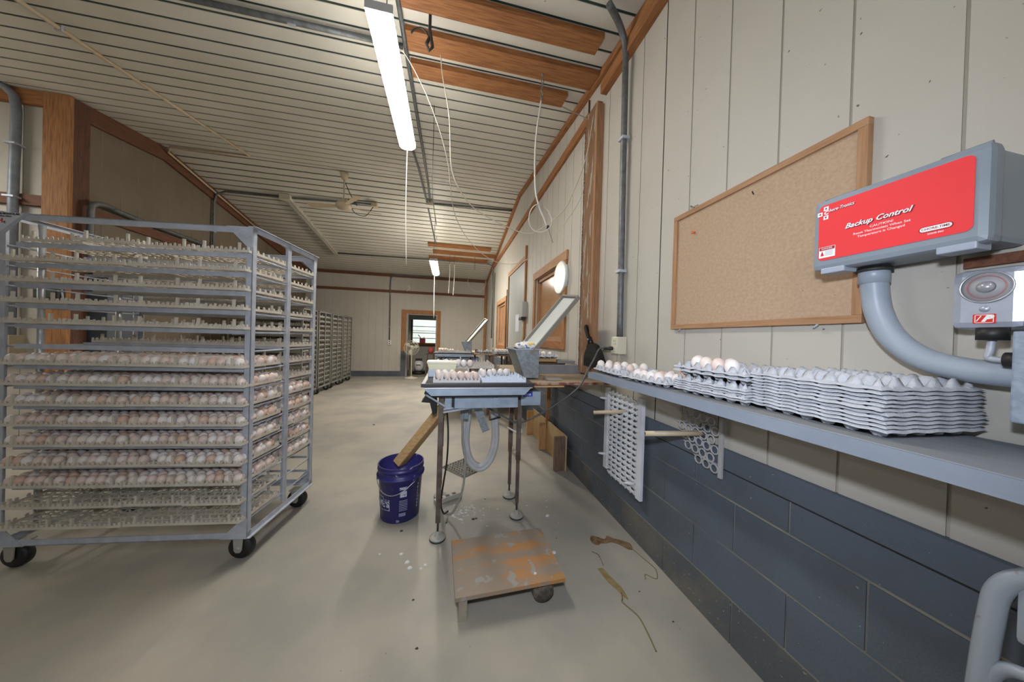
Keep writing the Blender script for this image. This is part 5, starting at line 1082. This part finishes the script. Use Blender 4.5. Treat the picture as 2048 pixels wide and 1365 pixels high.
# ------------------------------------------------------------------ the far racks
rk_m = mat('grey_brown_rack', (.27, .26, .235), .6, .1, (.21, .20, .18), 9)
zk1 = lambda k: 1.585 - k * .0975
lo = MB(); RWf, RDf = 1.15, .635; XRK = -2.56
names = ('nearest of the four far racks', 'second of the four far racks', 'third of the four far racks', 'last far rack before the back wall')
for r, y0 in enumerate((5.98, 6.68, 7.40, 8.12)):
    rack(RWf, RDf, 1.70, zk1, (rk_m, rk_m), 'grey brown wheeled egg rack along the left, ' + names[r], (XRK, y0, 0), 0, 'far racks in a row', near=False)
    for k in range(NT):
        for row in (0, 1):
            for i in range(4):
                x, y, z = XRK - 1.12 + i * .2765 + .002, y0 + .012 + row * .308, zk1(k) + .002
                if i == 3:
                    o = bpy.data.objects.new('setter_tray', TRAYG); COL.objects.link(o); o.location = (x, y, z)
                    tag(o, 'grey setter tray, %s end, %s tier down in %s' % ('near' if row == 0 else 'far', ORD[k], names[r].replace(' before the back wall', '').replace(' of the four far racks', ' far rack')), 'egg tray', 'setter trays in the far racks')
                else:
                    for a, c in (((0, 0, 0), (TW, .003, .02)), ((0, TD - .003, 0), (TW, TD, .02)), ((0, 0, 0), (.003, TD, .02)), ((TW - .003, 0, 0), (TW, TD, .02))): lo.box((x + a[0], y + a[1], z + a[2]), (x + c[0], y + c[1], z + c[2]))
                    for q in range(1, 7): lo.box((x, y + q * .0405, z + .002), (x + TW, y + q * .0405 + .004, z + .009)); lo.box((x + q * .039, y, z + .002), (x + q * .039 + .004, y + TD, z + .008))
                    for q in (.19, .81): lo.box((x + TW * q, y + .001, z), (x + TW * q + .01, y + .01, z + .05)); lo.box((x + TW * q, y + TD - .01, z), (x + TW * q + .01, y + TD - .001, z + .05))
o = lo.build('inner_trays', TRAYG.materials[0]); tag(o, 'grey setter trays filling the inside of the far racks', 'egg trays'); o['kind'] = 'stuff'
# ------------------------------------------------------------------ the second grading station farther along the wall
T2 = dup(GT, (.105, 5.45, 0), 0, 'second, smaller looking egg grading table far back near the doorway')
H2 = dup(t8, (-.235, 3.35, 0), 0, 'far galvanised hopper bin at the second egg table')
S2 = dup(t9, (-.245, 3.35, 0), 0, 'far narrow sloping trough rising from the far hopper')
def ft(x, y, lab, m=TRAYG):
    o = bpy.data.objects.new('setter_tray', m); COL.objects.link(o); o.location = (x, y, ZTT); return tag(o, lab, 'egg tray', 'setter trays on the far egg table')
ft(-.165, 5.16, 'pale setter tray at the left of the far egg table', TRAYC); ft(.115, 5.16, 'pale setter tray in the middle of the far egg table', TRAYC)
tag(MB().bbox_((-.17, 5.48, ZTT), (-.02, 5.62, ZTT + .06), .006).build('tub', tubm), 'small pale tub at the left end of the far egg table', 'tub')
tB = thing('far_bench', 'brown plywood bench between the far egg table and the wall', 'bench', (0, 0, 0))
MB().box((.41, 5.20, .952), (XR - .024, 6.3, .975)).build('bench_top', bench_m, tB); MB().box((.50, 5.60, .975), (XR - .03, 5.64, 1.03)).build('back_board', old_w, tB)
for x, y in ((.55, 6.2), (1.12, 5.26), (1.12, 6.2)): MB().bbox_((x - .02, y - .02, 0), (x + .02, y + .02, .9515), .002).build('leg', old_w, tB)
tC = thing('timber_stand', 'brown timber stand with open shelves holding egg flats by the wall', 'stand', (.86, 4.62, 0))
for x in (-.20, .20):
    for y in (-.16, .16): MB().bbox_((x - .022, y - .022, 0), (x + .022, y + .022, .978), .002).build('leg', old_w, tC)
MB().box((-.23, -.19, .979), (.26, .19, .998)).build('top_board', old_w, tC); MB().box((-.22, -.18, .50), (.22, .18, .518)).build('shelf_board', old_w, tC); MB().box((-.22, -.19, .78), (.22, -.183, .84)).build('rail', bench_m, tC)
ff = [flat(.86, 4.62, 1.021, 0, 'lower grey pulp flat on the timber stand by the wall', 'flats on the timber stand'), flat(.86, 4.62, 1.043, 0, 'upper grey pulp flat of white eggs on the timber stand', 'flats on the timber stand'), flat(.66, 5.42, .998, .05, 'grey pulp flat with scattered eggs on the far bench', 'flats on the far bench')]
for F, prob in ((ff[1], .8), (ff[2], .3), (fw, .0)):
    for i in range(5):
        for j in range(6):
            if random.random() < prob: bag.put((F.location.x + (i - 2) * FPX, F.location.y + (j - 2.5) * FPY, F.location.z + .012))
for c in range(6):
    for j in (2, 4, 5): bag.put((-.165 + .03 + c * PX, 5.16 + .02 + j * PY, ZTT + .03))
o = bag.b.build('packed_eggs', EGG); tag(o, 'remaining eggs packed deeper in the rack trays and on the far benches', 'eggs'); o['kind'] = 'stuff'
tag(MB().lathe([(.0, 0), (.045, 0), (.012, .07), (.0, .075)], (.98, 5.9, .976), 14).build('red_funnel', mat('funnel_red', (.45, .03, .02), .4)), 'small red cone standing at the far end of the far bench', 'funnel')
cord('far_cable', [(.45, 5.5, .80), (.38, 5.45, .55), (.25, 5.5, .52), (.62, 5.6, .70), (.85, 5.7, .90), (1.15, 5.9, 1.0)], .007, blackr, 'dark cable looping under the far egg table to the wall', 'cable')
tag(MB().bbox_((.42, 6.05, .0), (.95, 6.10, .75), .003).build('pale_board', siding), 'pale panel standing upright below the far bench', 'panel')
# ------------------------------------------------------------------ doorway things
t = thing('pedestal_fan', 'beige pedestal fan standing in the doorway of the back wall', 'fan', (-1.045, 9.15, 0))
fb_ = mat('fan_cream', (.62, .58, .46), .45)
MB().lathe([(0, .0), (.19, .0), (.19, .02), (.05, .045), (.03, .06), (0, .06)], (0, 0, 0), 24).build('base', fb_, t); MB().tube([(0, 0, .05), (0, 0, .80)], .016, 10).build('pole', fb_, t)
MB().tube([(0, 0, .78), (0, 0, .86)], .03, 10).build('neck', fb_, t)
R = Matrix.Rotation(math.radians(90), 3, 'X'); c0 = (0, -.03, .90)
MB().lathe([(0, -.10), (.06, -.09), (.07, -.02), (.07, .03), (0, .04)], c0, 18, 0, R).build('motor', fb_, t)
b = MB()
for r, yy in ((.215, 0), (.20, -.035), (.20, .035), (.14, -.06), (.14, .06), (.075, -.075), (.075, .07)): b.tube([(r * math.cos(a), -.03 - .06 + yy, .90 + r * math.sin(a)) for a in [math.radians(q) for q in range(0, 361, 12)]], .003, 5, cap=False)
for q in range(0, 360, 15):
    a = math.radians(q); b.tube([(.06 * math.cos(a), -.17, .90 + .06 * math.sin(a)), (.15 * math.cos(a), -.152, .90 + .15 * math.sin(a)), (.215 * math.cos(a), -.09, .90 + .215 * math.sin(a)), (.15 * math.cos(a), -.03, .90 + .15 * math.sin(a)), (.06 * math.cos(a), -.02, .90 + .06 * math.sin(a))], .002, 4)
b.build('cage', mat('cage_cream', (.60, .57, .45), .4), t)
for q in range(3):
    b = MB(); a0 = math.radians(q * 120 + 20); P = [(.04, -.3), (.12, -.42), (.185, -.25), (.19, .15), (.14, .30), (.05, .25)]
    b.prism([(r * math.cos(a0 + w), r * math.sin(a0 + w)) for r, w in P], (0, -.095, .90), (1, 0, 0), (0, 0, 1), (0, 1, 0), .004); b.build('blade', mat('fan_blade', (.50, .48, .38), .4) if q == 0 else MATS['fan_blade'], t)
t = thing('drum_heater', 'white rounded tank on a dark base behind the fan in the doorway', 'tank', (-.93, 10.15, 0))
MB().lathe([(0, .10), (.10, .11), (.155, .18), (.165, .28), (.155, .38), (.10, .44), (0, .45)], (0, 0, 0), 24).build('tank_body', mat('tank_white', (.62, .63, .64), .4), t)
MB().lathe([(0, .0), (.20, .0), (.20, .09), (0, .10)], (0, 0, 0), 20).build('dark_base', blackr, t); MB().bbox_((-.10, -.08, .445), (.10, .08, .52), .01).build('black_cap', blackr, t); MB().bbox_((-.07, -.172, .30), (.07, -.155, .33), .003).build('dark_slot', blackr, t)
t = thing('wooden_stool', 'dark brown wooden stool holding a red cloth inside the doorway', 'stool', (-.56, 10.0, 0))
for x, y in ((-.13, -.13), (.13, -.13), (-.13, .13), (.13, .13)): MB().bar((x, y, 0), (x * .7, y * .7, .66), .035).build('leg', old_w, t)
MB().bbox_((-.13, -.13, .66), (.13, .13, .69), .003).build('seat', old_w, t)
for z in (.2, .42): MB().bar((-.12, -.12, z), (.12, -.12, z), .025).build('rung', old_w, t)
tag(MB().lathe([(0, 0), (.07, 0), (.10, .12), (.05, .20), (0, .22)], (-.55, 9.98, .70), 12).build('red_cloth', mat('cloth_red', (.55, .10, .08), .7)), 'reddish cloth bundle on top of the wooden stool in the doorway', 'cloth')
t = thing('fuel_can', 'dark red fuel can standing on the back room window sill', 'fuel can', (-.93, 11.35, .98))
MB().bbox_((-.10, -.06, 0), (.10, .06, .20), .02).build('can_body', mat('can_red', (.30, .01, .015), .4), t); MB().tube([(-.06, 0, .19), (-.11, 0, .26), (-.16, 0, .32)], .012, 8).build('spout', drk, t); MB().tube([(.02, 0, .20), (.05, 0, .23), (.08, 0, .20)], .010, 8).build('grip', MATS['can_red'], t)
tag(MB().box((-1.36, 11.26, .955), (-.30, 11.46, .979)).build('sill_board', WX), 'brown timber sill board under the back room window', 'sill board')
tag(MB().bbox_((-1.20, 9.78, 0), (-1.10, 9.90, .95), .01).build('leaning_plank', old_w), 'dark plank leaning inside the doorway behind the fan', 'plank')
tag(MB().tube(smoothcurve([(-.75, 10.1, .03), (-.62, 10.3, .25), (-.45, 10.4, .45)]), .015, 6).build('black_pipe', blackr), 'black pipe slanting up from the floor in the back room', 'pipe')
